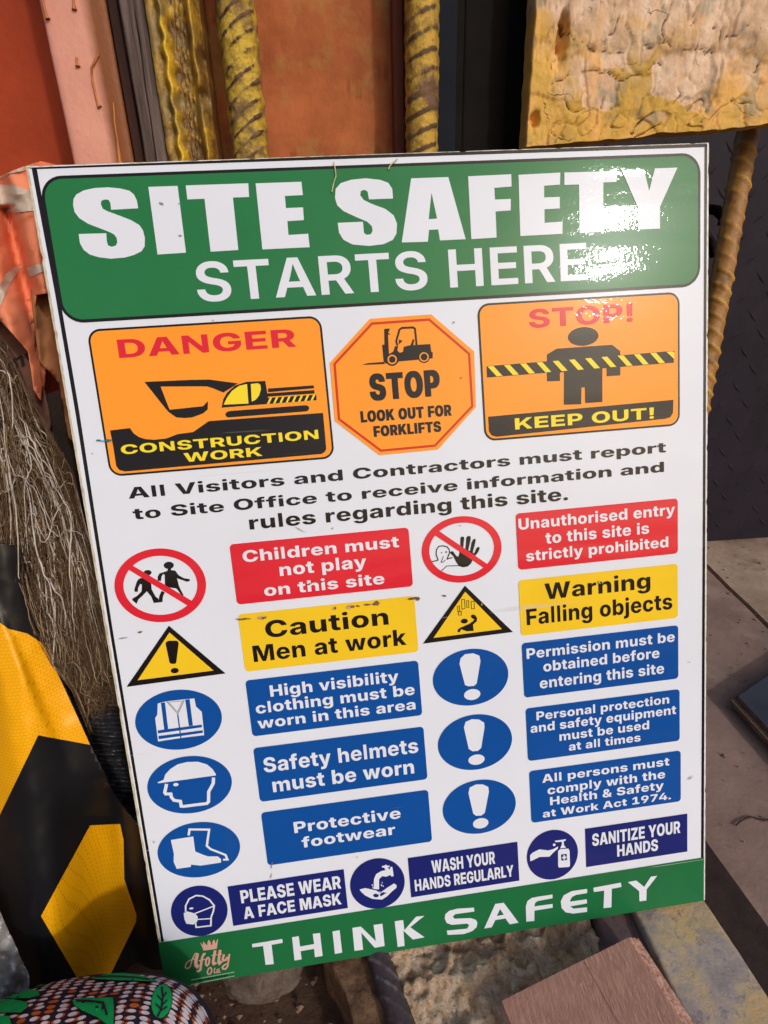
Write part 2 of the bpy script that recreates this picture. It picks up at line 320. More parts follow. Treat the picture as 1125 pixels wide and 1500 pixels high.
  'q': (627,'408,-204 408,84 404,84 391,60 372,38 350,18 322,4 290,-6 253,-9 194,-1 140,23 96,63 61,117 46,161 36,212 33,268 36,325 46,375 62,419 97,473 142,513 194,536 252,544 290,541 323,531 350,516 373,497 391,475 405,451 410,451 410,536 573,536 573,-204|336,126 363,139 384,161 400,191 409,226 413,268 409,310 400,345 384,374 363,396 336,410 305,414 275,410 249,396 228,374 213,345 204,309 201,268 204,226 213,190 228,161 249,139 275,126 305,121'),
  'r': (408,'54,536 214,536 214,440 218,440 237,485 266,517 302,535 346,541 358,541 382,539 393,537 393,395 380,398 363,400 344,401 327,402 297,398 271,388 249,371 233,349 222,321 219,289 219,0 54,0'),
  's': (559,'215,-6 158,9 109,34 71,67 44,109 30,158 186,174 198,145 218,123 247,109 284,105 316,108 341,118 357,133 362,152 358,169 346,182 325,193 296,200 202,218 132,239 83,273 53,317 43,373 50,423 72,465 106,498 153,523 211,539 278,544 342,539 397,525 443,501 478,470 502,431 515,385 367,369 358,394 339,413 314,426 281,430 252,427 228,417 212,402 207,383 211,367 221,353 240,342 268,334 371,315 441,295 491,264 520,223 530,170 522,119 498,75 460,38 410,11 350,-6 281,-11'),
  't': (382,'354,411 252,411 252,167 255,147 263,133 277,126 298,123 310,123 325,124 339,126 349,127 364,4 340,0 314,-3 288,-5 263,-5 210,-1 166,12 132,33 99,81 88,148 88,411 10,411 10,536 88,536 88,669 252,669 252,536 354,536'),
  'u': (621,'187,-2 141,17 104,47 77,88 60,138 54,196 54,536 219,536 219,228 225,187 243,155 271,136 308,129 335,132 358,141 376,156 390,177 399,203 402,234 402,536 567,536 567,0 409,0 408,109 394,78 355,31 304,2 240,-8'),
  'v': (597,'9,536 182,536 264,275 279,223 292,170 301,134 309,170 322,223 337,275 417,536 589,536 393,0 204,0'),
  'w': (854,'7,536 180,536 221,354 234,296 247,235 260,170 263,152 271,191 281,234 295,296 309,354 353,536 501,536 544,354 557,296 572,235 582,192 590,151 593,169 605,234 618,296 630,354 671,536 847,536 686,0 518,0 460,198 452,228 444,262 428,334 426,341 425,334 409,262 401,228 392,198 335,0 166,0'),
  'y': (599,'83,-72 120,-76 144,-79 165,-77 182,-71 195,-60 203,-45 207,-25 211,0 9,536 182,536 264,275 279,223 291,170 297,145 303,171 317,223 333,275 419,536 590,536 363,-64 344,-105 321,-141 292,-169 257,-190 215,-202 165,-207 136,-206 107,-204 81,-200 58,-196'),
 },
 'title': {
  ' ': (269,''),
  'A': (726,'271,728 451,728 708,0 554,0 496,172 227,172 170,0 18,0|431,366 418,410 404,456 390,505 376,557 360,613 345,557 331,504 318,455 304,409 291,366 264,283 459,283'),
  'E': (605,'65,728 557,728 557,610 205,610 205,426 530,426 530,310 205,310 205,118 558,118 558,0 65,0'),
  'H': (736,'65,728 205,728 205,431 531,431 531,728 671,728 671,0 531,0 531,313 205,313 205,0 65,0'),
  'R': (652,'65,728 347,728 399,724 446,715 487,698 538,663 576,617 599,559 606,493 599,426 575,370 537,324 484,290 475,286 629,0 475,0 337,262 205,262 205,0 65,0|328,376 370,380 404,390 431,407 450,430 461,458 465,493 461,527 450,556 431,580 404,597 370,608 328,611 205,611 205,376'),
  'S': (650,'273,-8 223,1 177,16 121,50 78,97 51,156 41,226 177,226 184,190 199,160 222,137 252,120 288,110 329,107 368,110 403,119 431,134 452,154 465,178 470,206 466,230 455,249 437,266 411,280 379,292 340,303 260,322 200,341 150,365 111,394 82,430 65,472 59,521 67,582 94,635 135,678 189,711 232,726 279,735 329,738 380,735 427,726 469,710 522,677 562,633 587,580 597,518 463,518 451,561 423,593 381,614 328,620 292,617 260,609 235,595 216,576 204,554 200,528 204,504 216,484 235,467 260,454 290,443 323,433 392,417 438,404 480,388 517,369 549,346 574,319 594,287 606,250 609,208 601,146 576,92 535,48 480,16 435,1 385,-8 329,-11'),
  'T': (653,'33,728 620,728 620,610 397,610 397,0 257,0 257,610 33,610'),
 },
 'heavy': {
  ' ': (269,''),
  'F': (591,'44,728 568,728 568,564 243,564 243,412 540,412 540,253 243,253 243,0 44,0'),
  'I': (483,'27,159 142,159 142,568 27,568 27,728 456,728 456,568 341,568 341,159 456,159 456,0 27,0'),
  'K': (749,'259,425 283,461 310,498 342,541 486,728 721,728 466,415 734,0 502,0 333,282 243,177 243,0 44,0 44,728 243,728 243,571 241,397'),
  'L': (569,'44,728 243,728 243,163 544,163 544,0 44,0'),
  'O': (766,'319,-6 259,9 203,33 154,66 111,108 76,159 50,219 34,287 29,363 34,440 50,509 76,569 111,620 154,662 203,695 259,719 319,733 383,738 447,733 507,719 562,695 612,662 654,620 689,569 715,509 731,440 736,363 731,287 715,219 689,159 654,108 612,66 562,32 507,9 447,-6 383,-10|428,169 465,186 494,215 515,254 528,304 533,363 528,423 515,473 494,513 465,541 428,559 383,565 338,559 301,541 272,513 250,473 237,423 233,363 237,304 250,254 272,215 301,186 338,169 383,163'),
  'P': (653,'44,728 356,728 409,724 457,713 501,696 556,658 597,607 616,566 627,521 631,471 627,421 615,376 596,336 555,286 499,248 455,231 406,221 352,217 243,217 243,0 44,0|320,375 351,378 378,387 399,401 415,420 424,444 427,471 424,499 415,522 399,541 378,555 351,564 320,566 243,566 243,375'),
  'R': (667,'44,728 356,728 409,724 457,714 501,698 556,661 597,612 616,572 627,527 631,478 622,407 596,347 554,299 511,273 655,0 441,0 319,236 243,236 243,0 44,0|320,391 351,393 378,400 399,412 415,429 424,451 427,478 424,505 415,528 399,545 378,557 351,565 320,567 243,567 243,391'),
  'S': (672,'282,-7 226,3 176,19 133,41 97,70 68,105 47,147 34,196 29,251 218,251 223,222 235,197 253,177 277,163 307,155 342,152 371,154 396,160 416,169 430,182 439,197 442,214 439,230 431,244 416,256 395,266 366,276 329,285 257,300 195,317 144,340 102,371 71,409 52,454 46,506 56,571 84,628 129,674 188,709 234,725 286,735 341,738 398,735 449,725 495,709 552,673 595,626 622,567 632,499 443,499 435,531 415,556 384,571 343,576 315,575 293,569 275,560 262,549 254,535 252,519 254,502 262,489 275,477 295,467 321,458 353,450 412,438 469,424 517,406 557,384 589,358 613,329 630,296 640,259 643,219 634,151 607,95 564,50 505,17 457,2 403,-7 343,-10'),
  'T': (676,'25,728 652,728 652,564 438,564 438,0 239,0 239,564 25,564'),
  'U': (716,'298,-6 243,5 193,23 150,49 113,80 83,117 62,160 49,208 44,261 44,728 242,728 242,277 245,245 257,217 275,194 298,176 326,165 358,161 390,165 418,176 442,194 460,217 471,245 475,277 475,728 672,728 672,261 668,208 654,160 633,117 603,80 566,48 523,23 473,5 418,-6 358,-10'),
 },
 'semi': {
  ' ': (269,''),
  'A': (759,'261,728 492,728 743,0 548,0 501,150 254,150 207,0 16,0|448,319 432,373 417,428 401,485 386,544 376,584 366,544 351,485 337,428 322,372 306,319 295,283 459,283'),
  'C': (738,'318,-6 259,9 204,33 156,67 115,110 81,161 55,221 40,288 35,363 40,439 56,507 81,567 115,618 156,661 205,694 259,719 318,733 381,738 444,733 502,720 555,697 601,666 639,628 670,581 692,528 705,468 530,468 523,494 513,517 499,538 482,555 462,568 439,578 413,584 385,586 335,579 292,560 258,527 232,483 217,428 212,363 217,297 233,242 258,199 292,167 335,148 385,142 413,144 438,150 461,159 481,173 499,190 513,210 523,233 530,259 705,259 695,207 675,158 646,112 609,71 563,37 510,11 449,-5 381,-10'),
  'D': (717,'53,0 53,728 322,728 392,723 456,708 513,684 563,650 604,608 638,558 662,500 677,435 682,364 677,292 662,227 638,169 605,119 563,77 514,44 457,20 393,5 322,0|314,147 373,153 421,169 459,198 486,239 502,295 508,364 502,433 486,488 458,530 420,558 371,575 312,581 227,581 227,147'),
  'E': (613,'53,728 571,728 571,584 227,584 227,437 544,437 544,297 227,297 227,144 570,144 570,0 53,0'),
  'F': (588,'53,728 558,728 558,584 227,584 227,409 530,409 530,269 227,269 227,0 53,0'),
  'G': (748,'318,-5 257,10 202,35 153,70 112,113 79,165 55,224 40,290 35,363 40,438 56,506 82,566 116,617 158,660 207,694 261,718 320,733 383,738 444,733 501,720 553,698 599,668 638,631 668,588 690,540 701,487 525,487 518,509 508,528 495,545 478,560 459,571 438,579 414,584 387,586 337,579 293,560 259,528 233,484 217,429 212,364 217,299 233,244 258,200 293,168 336,148 388,142 433,146 470,158 500,177 522,204 536,236 540,269 395,269 395,396 708,396 708,300 704,239 690,184 667,135 636,92 598,56 553,27 502,6 446,-6 385,-10'),
  'H': (740,'53,728 227,728 227,443 513,443 513,728 686,728 686,0 513,0 513,299 227,299 227,0 53,0'),
  'I': (465,'31,140 146,140 146,587 31,587 31,728 434,728 434,587 319,587 319,140 434,140 434,0 31,0'),
  'K': (728,'227,386 249,420 274,454 301,490 331,529 494,728 700,728 437,414 711,0 508,0 320,299 227,192 227,0 53,0 53,728 227,728 227,549 225,383'),
  'L': (565,'53,728 227,728 227,144 537,144 537,0 53,0'),
  'M': (932,'53,728 319,728 412,444 421,414 430,377 441,334 461,244 467,218 472,244 492,334 503,376 512,414 521,444 612,728 878,728 878,0 705,0 705,314 706,342 706,376 707,415 709,458 711,547 712,570 705,543 693,498 682,454 670,413 660,375 650,341 642,314 538,0 395,0 289,314 281,341 271,374 260,412 249,454 237,498 225,543 220,561 220,548 221,503 223,459 224,416 225,376 226,342 226,0 53,0'),
  'N': (754,'53,728 240,728 444,398 462,369 480,337 498,302 517,264 532,230 531,248 528,295 526,341 525,382 525,728 701,728 701,0 514,0 326,302 305,337 285,373 264,412 242,454 222,495 224,456 227,409 228,367 229,331 230,302 230,0 53,0'),
  'O': (764,'319,-6 260,9 206,33 157,67 115,110 81,161 56,221 40,288 35,363 40,439 56,507 81,567 115,618 157,661 205,694 260,719 319,733 382,738 445,733 504,719 559,694 607,661 649,618 683,567 708,507 724,439 729,363 724,288 708,220 683,161 649,109 607,67 559,33 504,9 445,-6 382,-10|431,148 473,167 507,199 532,243 547,298 552,363 547,429 532,485 507,529 473,560 431,580 382,586 333,580 291,560 258,528 232,485 217,429 212,363 217,298 232,243 258,199 291,167 333,148 382,142'),
  'P': (648,'53,728 351,728 404,724 452,714 494,696 547,659 587,609 611,548 619,478 611,408 586,347 546,298 492,261 449,244 401,233 348,230 227,230 227,0 53,0|323,369 359,373 389,383 412,399 429,421 440,447 443,478 440,509 429,535 412,557 389,573 359,582 323,586 227,586 227,369'),
  'R': (661,'53,728 352,728 405,724 452,714 495,698 548,662 588,614 612,554 620,484 612,415 587,357 546,310 496,278 644,0 456,0 327,247 227,247 227,0 53,0|324,384 360,387 389,396 413,410 430,429 440,454 444,484 440,515 430,540 413,560 389,574 359,583 323,586 227,586 227,384'),
  'S': (663,'278,-7 225,2 177,18 117,53 72,102 52,142 39,188 34,240 200,240 206,208 219,181 240,160 266,144 299,135 336,132 370,134 399,142 422,154 440,169 451,188 454,210 451,230 441,246 425,260 402,272 372,283 334,293 258,310 197,327 147,351 106,381 76,418 58,462 52,512 61,576 88,631 131,676 188,710 233,725 283,735 336,738 390,735 440,725 484,709 539,675 581,629 607,573 616,507 452,507 442,544 418,572 383,590 336,596 305,593 279,586 257,575 242,561 232,543 229,523 232,503 242,486 258,472 280,461 307,451 340,443 403,429 455,415 501,398 539,377 571,353 596,324 614,292 625,255 628,214 620,149 594,94 551,49 494,16 447,2 395,-7 337,-10'),
  'T': (666,'28,728 638,728 638,584 420,584 420,0 247,0 247,584 28,584'),
  'U': (720,'301,-7 247,5 199,23 156,48 120,79 91,117 70,159 57,206 53,258 53,728 225,728 225,272 229,236 242,204 262,177 289,157 322,144 360,140 398,144 430,157 457,177 478,204 490,236 495,272 495,728 666,728 666,258 662,206 649,159 628,116 599,79 563,48 521,23 472,5 419,-7 360,-10'),
  'W': (1045,'16,728 206,728 278,405 289,355 298,302 307,248 315,194 316,189 317,193 326,248 336,302 346,355 357,405 435,728 610,728 687,405 698,355 708,302 718,248 728,193 728,190 729,193 737,248 746,302 756,355 766,405 838,728 1028,728 834,0 639,0 551,347 537,409 525,478 522,500 519,479 507,410 493,347 406,0 210,0'),
  'Y': (738,'286,263 16,728 218,728 332,508 348,477 362,446 373,419 384,447 397,478 412,508 521,728 722,728 457,263 457,0 286,0'),
  'Z': (667,'44,110 332,489 363,528 396,567 413,585 382,585 332,584 47,584 47,728 622,728 622,617 339,244 307,203 273,163 254,142 289,143 341,143 393,144 623,144 623,0 44,0'),
 },
}
FACE = {'B': ('bold', 1.0, 12), 'H': ('title', 1.0, 10), 'D': ('bold', 1.0, 10), 'X': ('heavy', 1.0, 40), 'N': ('semi', 1.0, 14)}
CAPH = 727.0
SHIFT = {'B': (0,), 'H': (0,), 'D': (0,), 'X': (0, -26, 26), 'N': (0, -10, 10)}
def glyph_contours(face, ch):
    adv, txt = GLYPHS[face][ch]
    return adv, [[tuple(map(float, p.split(','))) for p in c.split(' ')] for c in txt.split('|')] if txt else []
def inside(p, poly):
    c = False; x, y = p; j = len(poly) - 1
    for i in range(len(poly)):
        (xi, yi), (xj, yj) = poly[i], poly[j]
        if (yi > y) != (yj > y) and x < (xj - xi) * (y - yi) / (yj - yi) + xi: c = not c
        j = i
    return c
def area2(P):
    return sum(P[i - 1][0] * P[i][1] - P[i][0] * P[i - 1][1] for i in range(len(P)))
def text_mesh(s):
    _, txt, u0, u1, vb, vt, st = s
    face, _, track = FACE[st]
    vs = []; fs = []; x = 0
    for ch in txt:
        adv, C = glyph_contours(face, ch)
        if ch == 'l':
            C = [[(66, 0), (66, 740), (214, 740), (214, 0)]]; adv = 282
        if ch == 'I':
            w = {'B': 156, 'H': 150, 'D': 150, 'X': 190, 'N': 170}[st]
            C = [[(62, 0), (62, 727), (62 + w, 727), (62 + w, 0)]]; adv = 124 + w
        if ch == 'N':
            C = [[(62, 0), (62, 727), (222, 727), (522, 255), (522, 727), (670, 727), (670, 0), (510, 0), (210, 472), (210, 0)]]; adv = 732
        outer = [c for c in C if area2(c) < 0]; holes = [c for c in C if area2(c) >= 0]
        for k, o in enumerate(outer):
            hs = [h for h in holes if inside(h[0], o)]
            loops = [[Vector((px + x, py, 0)) for px, py in L] for L in [o] + hs]
            tr = tessellate_polygon(loops)
            for j, sh in enumerate(SHIFT[st]):          # heavier condensed faces get wider stems
                b = len(vs)
                vs += [Vector((p.x + sh, p.y, 3 * j + k)) for L in loops for p in L]
                fs += [tuple(b + i for i in t) for t in tr]
        x += adv + track
    x0 = min(v.x for v in vs); x1 = max(v.x for v in vs)
    kx = (u1 - u0) / (x1 - x0); ky = (vb - vt) / CAPH
    return [(u0 + (v.x - x0) * kx, vb - v.y * ky, v.z) for v in vs], fs
GAP, STEP, BASE = 0.00022, 0.000022, 0.0005
def print_mesh(name, shapes, layer):
    vs = []; fs = []
    h0 = BASE + layer * GAP; k = 0
    for s in shapes:
        b = len(vs); h = h0 + k * STEP; k += 1
        if s[0] == 'T':
            V, Q = text_mesh(s)
            vs += [sp(u, v, h0 + e * STEP) for u, v, e in V]; fs += [tuple(b + i for i in f) for f in Q]
        elif s[0] == 'S':
            V, Q = stroke_quads(s[1], s[2], s[3])
            vs += [sp(u, v, h) for u, v in V]; fs += [tuple(b + i for i in f) for f in Q]
        else:
            o, hs = shape_points(s)
            loops = [[Vector((u, v, 0)) for u, v in L] for L in [o] + hs]
            flat = [p for L in loops for p in L]
            tri = tessellate_polygon(loops)
            vs += [sp(p.x, p.y, h) for p in flat]; fs += [tuple(b + i for i in t) for t in tri]
    # all faces look out of the board
    out = []
    for f in fs:
        a, b_, c = (Vector(vs[f[i]]) for i in (0, 1, 2))
        nrm = Vector((0, 0, 0))
        for i in range(len(f)):
            p, q_ = Vector(vs[f[i]]), Vector(vs[f[(i + 1) % len(f)]]); nrm += p.cross(q_)
        out.append(f if nrm.y < 0 else tuple(reversed(f)))
    return mesh(name, vs, out)

# the printed artwork, in millimetres on the board's face: (part, ink, label, shapes, [(sub-part, ink, shapes, layer)])
PRINT = [
 ('header_panel','green',None,[('R',11.1,11.1,588.8,123.6,15.4)],[
    ('panel_outline','black',[('R',8.5,8.5,591.4,126.2,18)],-1),
    ('lettering','white',[('P',[(84.8,36.4),(84.7,30.3),(83.0,25.4),(79.7,22.3),(72.6,20.3),(62.9,19.0),(51.9,19.2),(43.0,20.7),(36.5,23.7),(33.8,27.1),(32.7,31.8),(33.0,37.2),(35.9,42.1),(42.5,47.0),(51.7,51.0),(58.7,54.2),(62.1,56.3),(63.7,59.0),(63.7,62.7),(62.2,65.1),(58.7,66.0),(55.8,64.8),(55.3,61.7),(55.8,55.0),(33.4,54.6),(33.3,61.9),(35.5,67.5),(39.8,71.3),(46.9,73.9),(56.6,75.5),(68.0,75.1),(75.8,73.4),(82.5,70.7),(85.7,66.8),(86.8,60.1),(86.2,53.9),(83.7,49.6),(77.5,45.4),(68.1,41.3),(58.8,37.3),(56.0,35.5),(55.1,32.1),(55.7,29.5),(58.4,28.4),(61.7,28.7),(62.9,31.2),(62.6,36.7)],[]),('P',[(95.6,19.9),(119.7,20.0),(119.3,73.6),(95.4,74.0)],[]),('P',[(126.5,19.9),(178.8,20.1),(178.2,31.0),(164.5,31.0),(163.8,73.5),(140.1,73.8),(140.6,31.0),(126.3,31.0)],[]),('P',[(185.0,20.4),(224.1,20.5),(224.2,31.3),(208.7,31.4),(208.5,41.2),(223.3,41.2),(222.9,51.6),(208.5,51.9),(208.3,63.2),(225.5,62.9),(225.6,74.1),(184.5,74.0)],[]),('P',[(302.7,37.1),(302.7,29.2),(299.6,24.1),(292.6,21.4),(279.9,19.7),(267.0,20.5),(258.0,22.8),(253.1,27.3),(251.8,34.7),(253.1,40.7),(258.2,45.7),(269.0,51.1),(278.3,55.3),(282.0,59.2),(282.4,63.0),(280.6,65.7),(277.0,66.1),(274.5,64.5),(274.4,55.1),(252.2,55.1),(252.5,63.2),(255.9,69.4),(263.6,73.6),(278.1,75.5),(291.2,74.6),(299.7,71.4),(303.4,66.2),(304.6,57.9),(302.2,51.0),(295.3,45.4),(282.8,40.4),(276.7,37.2),(274.0,33.3),(274.9,29.9),(278.2,29.0),(280.8,30.6),(281.4,37.0)],[]),('P',[(320.2,21.2),(353.5,21.3),(365.9,73.8),(342.3,73.8),(341.4,64.4),(333.0,64.5),(331.2,74.4),(307.6,73.9)],[[(337.5,33.5),(340.9,55.3),(333.3,55.5)]]),('P',[(371.5,21.3),(410.9,21.0),(410.7,31.2),(394.7,31.8),(394.9,41.6),(409.4,41.5),(408.9,51.2),(394.8,51.6),(394.6,73.7),(371.1,74.0)],[]),('P',[(417.6,21.7),(456.5,21.2),(455.8,31.3),(440.9,31.7),(440.6,41.5),(455.2,41.6),(455.0,51.4),(440.4,51.6),(440.1,63.1),(457.2,62.7),(456.6,73.3),(416.8,73.4)],[]),('P',[(460.3,21.3),(510.3,21.7),(509.5,31.0),(496.8,31.0),(496.0,73.4),(472.8,73.5),(473.7,31.9),(459.9,31.7)],[]),('P',[(514.5,20.9),(536.0,21.0),(540.7,39.8),(546.5,20.8),(568.4,20.8),(551.1,54.0),(551.0,72.9),(529.7,72.9),(529.4,53.1)],[])],1),
    ('lettering','white',[('T','STARTS HERE',124.4,479.0,114.7,82.0,'H')],1),
 ]),
 ('danger_panel','orange','orange danger panel with a digging excavator',[('R',28.9,134.0,227.5,258.4,9.1)],[
    ('panel_outline','black',[('R',27.0,132.1,229.4,260.3,11)],-1),
    ('ground_symbol','black',[('P',[(33.4,219.3),(50.6,218.5),(53.2,223.5),(56.9,226.8),(61.9,229.1),(70.1,230.5),(80.8,230.1),(90.9,227.1),(104.9,226.2),(119.4,217.8),(120.8,217.6),(222.7,218.0),(222.4,250.9),(220.8,253.6),(217.8,255.3),(40.8,256.6),(35.8,254.8),(33.8,250.8),(33.9,234.5)],[])],1),
    ('excavator_symbol','black',[('P',[(69.0,179.4),(109.0,180.4),(124.8,181.2),(149.6,186.3),(142.7,189.9),(135.8,193.4),(127.2,189.0),(122.2,187.0),(108.2,186.0),(82.1,184.3),(87.0,205.1),(104.6,204.5),(116.4,204.1),(121.3,199.9),(120.3,207.1),(115.6,210.5),(105.6,213.2),(99.2,213.3),(91.9,212.2),(86.2,207.2),(84.4,204.9)],[]),('P',[(132.5,206.6),(135.1,199.0),(138.9,193.9),(146.7,188.0),(157.2,185.5),(173.9,185.8),(174.6,200.8),(173.2,206.3)],[]),('P',[(175.6,192.7),(216.7,192.7),(216.9,195.3),(175.3,195.9)],[]),('P',[(174.3,196.9),(216.9,197.0),(216.8,200.0),(173.9,199.8)],[]),('P',[(173.3,200.9),(218.3,201.2),(218.0,206.1),(172.7,206.3)],[]),('P',[(135.1,212.8),(136.2,211.0),(139.0,210.1),(207.4,209.9),(210.1,210.8),(210.7,213.0),(209.1,215.1),(206.9,215.5),(137.8,215.7),(135.7,214.8)],[])],1),
    ('cab_window','print_yellow',[('P',[(134.7,204.1),(138.4,198.1),(143.4,192.6),(150.4,188.5),(157.5,187.4),(156.7,204.7)],[]),('P',[(160.8,187.6),(167.3,187.4),(169.2,189.0),(169.3,192.8),(167.1,198.1),(163.9,201.6),(159.8,203.3)],[]),('P',[(176.3,200.9),(178.3,200.9),(175.1,206.2),(173.1,206.2)],[]),('P',[(181.9,200.9),(183.9,200.9),(180.6,206.2),(178.7,206.2)],[]),('P',[(187.5,200.9),(189.5,200.9),(186.2,206.3),(184.3,206.2)],[]),('P',[(193.1,200.9),(195.1,201.0),(191.8,206.3),(189.9,206.2)],[]),('P',[(198.7,200.9),(200.7,201.0),(197.5,206.3),(195.5,206.3)],[]),('P',[(204.3,200.9),(206.3,201.0),(203.1,206.3),(201.1,206.3)],[]),('P',[(209.9,201.0),(211.9,201.0),(208.7,206.3),(206.7,206.3)],[]),('P',[(215.6,201.0),(217.6,201.0),(214.4,206.3),(212.4,206.3)],[])],2),
    ('lettering','print_red',[('T','DANGER',50.8,204.9,157.7,142.2,'B')],1),
    ('lettering','print_yellow',[('T','CONSTRUCTION',40.1,216.4,241.2,232.9,'D'),('T','WORK',93.6,163.7,252.6,244.5,'D')],2),
 ]),
 ('octagon_panel','orange','orange octagon panel with a forklift',[('P',[(273.2,137.5),(329.8,136.9),(367.9,172.4),(366.5,223.2),(327.3,260.2),(271.2,260.9),(232.6,226.1),(233.3,173.9)],[])],[
    ('panel_outline','print_dark_red',[('S',[(274.9,141.8),(327.5,141.4),(362.9,174.2),(362.9,222.3),(324.6,256.3),(273.1,256.8),(236.8,224.7),(237.6,175.1)],1.4,True)],1),
    ('forklift_symbol','black',[('P',[(285.5,147.2),(290.7,147.0),(289.8,149.6),(288.7,150.4),(290.8,152.5),(288.6,152.2),(288.0,170.6),(286.7,171.1),(284.2,177.5),(282.6,176.5),(282.4,161.2),(284.6,160.8)],[]),('P',[(262.9,177.3),(268.2,176.4),(282.4,176.2),(283.3,178.2),(264.2,177.7)],[]),('P',[(286.7,170.5),(292.2,167.5),(294.2,162.9),(297.1,162.8),(295.9,166.8),(297.9,169.1),(301.2,168.3),(302.2,164.0),(306.8,163.1),(327.0,163.1),(327.4,170.0),(328.7,170.7),(328.3,175.9),(326.5,176.0),(313.6,176.4),(295.3,176.7),(283.5,177.8)],[]),('S',[(296.5,162.4),(295.6,158.7),(299.5,148.6),(301.6,147.3),(311.9,147.4),(313.8,148.6),(314.2,163.5)],1.2,False),('P',[(298.2,157.2),(301.6,158.8),(297.8,161.6)],[]),('P',[(311.1,157.8),(312.5,158.1),(310.9,163.7),(308.3,163.6)],[]),['E',290.5,174.9,5.9,5.4],['E',320.3,174.6,5.4,5.0]],1),
    ('wheel_rim','orange',[('P',[(294.9,174.9),(294.6,176.2),(293.9,177.4),(292.8,178.2),(291.6,178.8),(290.2,178.9),(288.9,178.6),(287.7,177.9),(286.8,176.9),(286.3,175.7),(286.2,174.4),(286.5,173.1),(287.2,171.9),(288.3,171.1),(289.5,170.5),(290.9,170.4),(292.2,170.7),(293.4,171.4),(294.3,172.4),(294.8,173.6)],[[(293.6,174.8),(293.4,175.8),(292.9,176.6),(292.2,177.2),(291.3,177.5),(290.3,177.6),(289.4,177.4),(288.5,176.9),(287.9,176.2),(287.5,175.4),(287.5,174.4),(287.7,173.5),(288.2,172.7),(288.9,172.1),(289.8,171.7),(290.8,171.7),(291.7,171.9),(292.6,172.4),(293.2,173.1),(293.6,173.9)]])],2),
    ('wheel_rim','orange',[('P',[(324.7,174.6),(324.4,175.9),(323.7,177.1),(322.6,177.9),(321.3,178.5),(320.0,178.6),(318.6,178.3),(317.4,177.6),(316.5,176.6),(316.0,175.4),(315.9,174.0),(316.2,172.7),(316.9,171.6),(317.9,170.7),(319.2,170.2),(320.6,170.1),(321.9,170.4),(323.1,171.1),(324.1,172.1),(324.6,173.3)],[[(323.5,174.5),(323.3,175.5),(322.8,176.3),(322.0,177.0),(321.1,177.4),(320.0,177.5),(319.1,177.2),(318.2,176.7),(317.5,176.0),(317.1,175.1),(317.0,174.1),(317.3,173.2),(317.8,172.3),(318.6,171.7),(319.5,171.3),(320.5,171.2),(321.5,171.4),(322.4,171.9),(323.0,172.7),(323.5,173.6)]])],2),
    ('lettering','black',[('T','STOP',267.3,333.5,210.4,186.4,'X'),('T','LOOK OUT FOR',256.8,342.8,229.5,219.1,'X'),('T','FORKLIFTS',267.7,331.7,243.6,233.7,'X')],1),
 ]),
 ('keep_out_panel','orange','orange keep out panel with a figure behind striped tape',[('R',374.9,132.0,568.6,254.3,9.1)],[
    ('panel_outline','black',[('R',373.0,130.1,570.5,256.2,11)],-1),
    ('figure_symbol','black',[['E',473.8,165.4,15.0,8.5],('P',[(437.6,179.7),(447.3,174.9),(502.1,174.8),(510.1,181.3),(509.7,203.8),(496.0,203.8),(496.2,195.2),(491.9,195.8),(491.1,227.7),(473.9,227.5),(473.9,212.5),(470.4,212.6),(469.8,228.2),(452.5,227.5),(453.8,196.9),(449.7,197.0),(449.5,204.8),(436.6,204.4)],[]),('P',[(377.7,233.2),(563.6,230.9),(563.1,243.5),(560.5,247.4),(555.4,248.6),(384.6,252.7),(380.0,250.9),(377.7,247.0)],[])],1),
    ('tape_band','black',[('P',[(378.9,186.5),(564.6,184.4),(564.1,195.5),(378.7,196.8)],[])],2),
    ('tape_stripe','print_yellow',[('P',[(379.6,186.9),(385.3,186.8),(393.5,196.4),(387.9,196.4)],[]),('P',[(395.3,186.7),(400.9,186.6),(409.3,196.2),(403.6,196.3)],[]),('P',[(411.0,186.5),(416.7,186.4),(425.1,196.1),(419.4,196.2)],[]),('P',[(426.8,186.3),(432.5,186.3),(441.1,196.0),(435.3,196.1)],[]),('P',[(442.7,186.1),(448.4,186.1),(457.1,195.9),(451.3,196.0)],[]),('P',[(458.7,186.0),(464.4,185.9),(473.2,195.8),(467.4,195.9)],[]),('P',[(474.7,185.8),(480.5,185.7),(489.4,195.7),(483.5,195.7)],[]),('P',[(490.9,185.6),(496.7,185.5),(505.6,195.6),(499.8,195.6)],[]),('P',[(507.1,185.4),(513.0,185.4),(522.0,195.5),(516.1,195.5)],[]),('P',[(523.4,185.2),(529.3,185.2),(538.4,195.4),(532.5,195.4)],[]),('P',[(539.8,185.0),(545.8,185.0),(555.0,195.2),(549.0,195.3)],[]),('P',[(556.4,184.9),(562.8,184.8),(564.4,186.6),(564.3,192.4)],[])],3),
    ('lettering','print_red',[('T','STOP!',421.6,523.3,154.7,137.9,'B')],1),
    ('lettering','print_yellow',[('T','KEEP OUT!',403.3,543.4,247.4,236.7,'D')],2),
 ]),
 ('notice_lettering','black',None,[('T','All Visitors and Contractors must report',40.1,555.8,281.5,271.3,'B'),('T','to Site Office to receive information and',41.5,553.6,300.9,290.6,'B'),('T','rules regarding this site.',144.1,453.6,320.2,307.3,'B')],[
 ]),
 ('caption_panel','print_red','red panel reading children must not play',[('R',123.4,332.3,293.2,391.2,4)],[
    ('lettering','white',[('T','Children must',134.2,282.8,350.7,339.6,'B'),('T','not play',166.7,249.8,367.4,355.4,'B'),('T','on this site',150.1,265.6,385.6,374.5,'B')],1),
 ]),
 ('caption_panel','caption_yellow','yellow caution panel with torn spots',[('R',122.8,400.9,293.5,459.1,4)],[
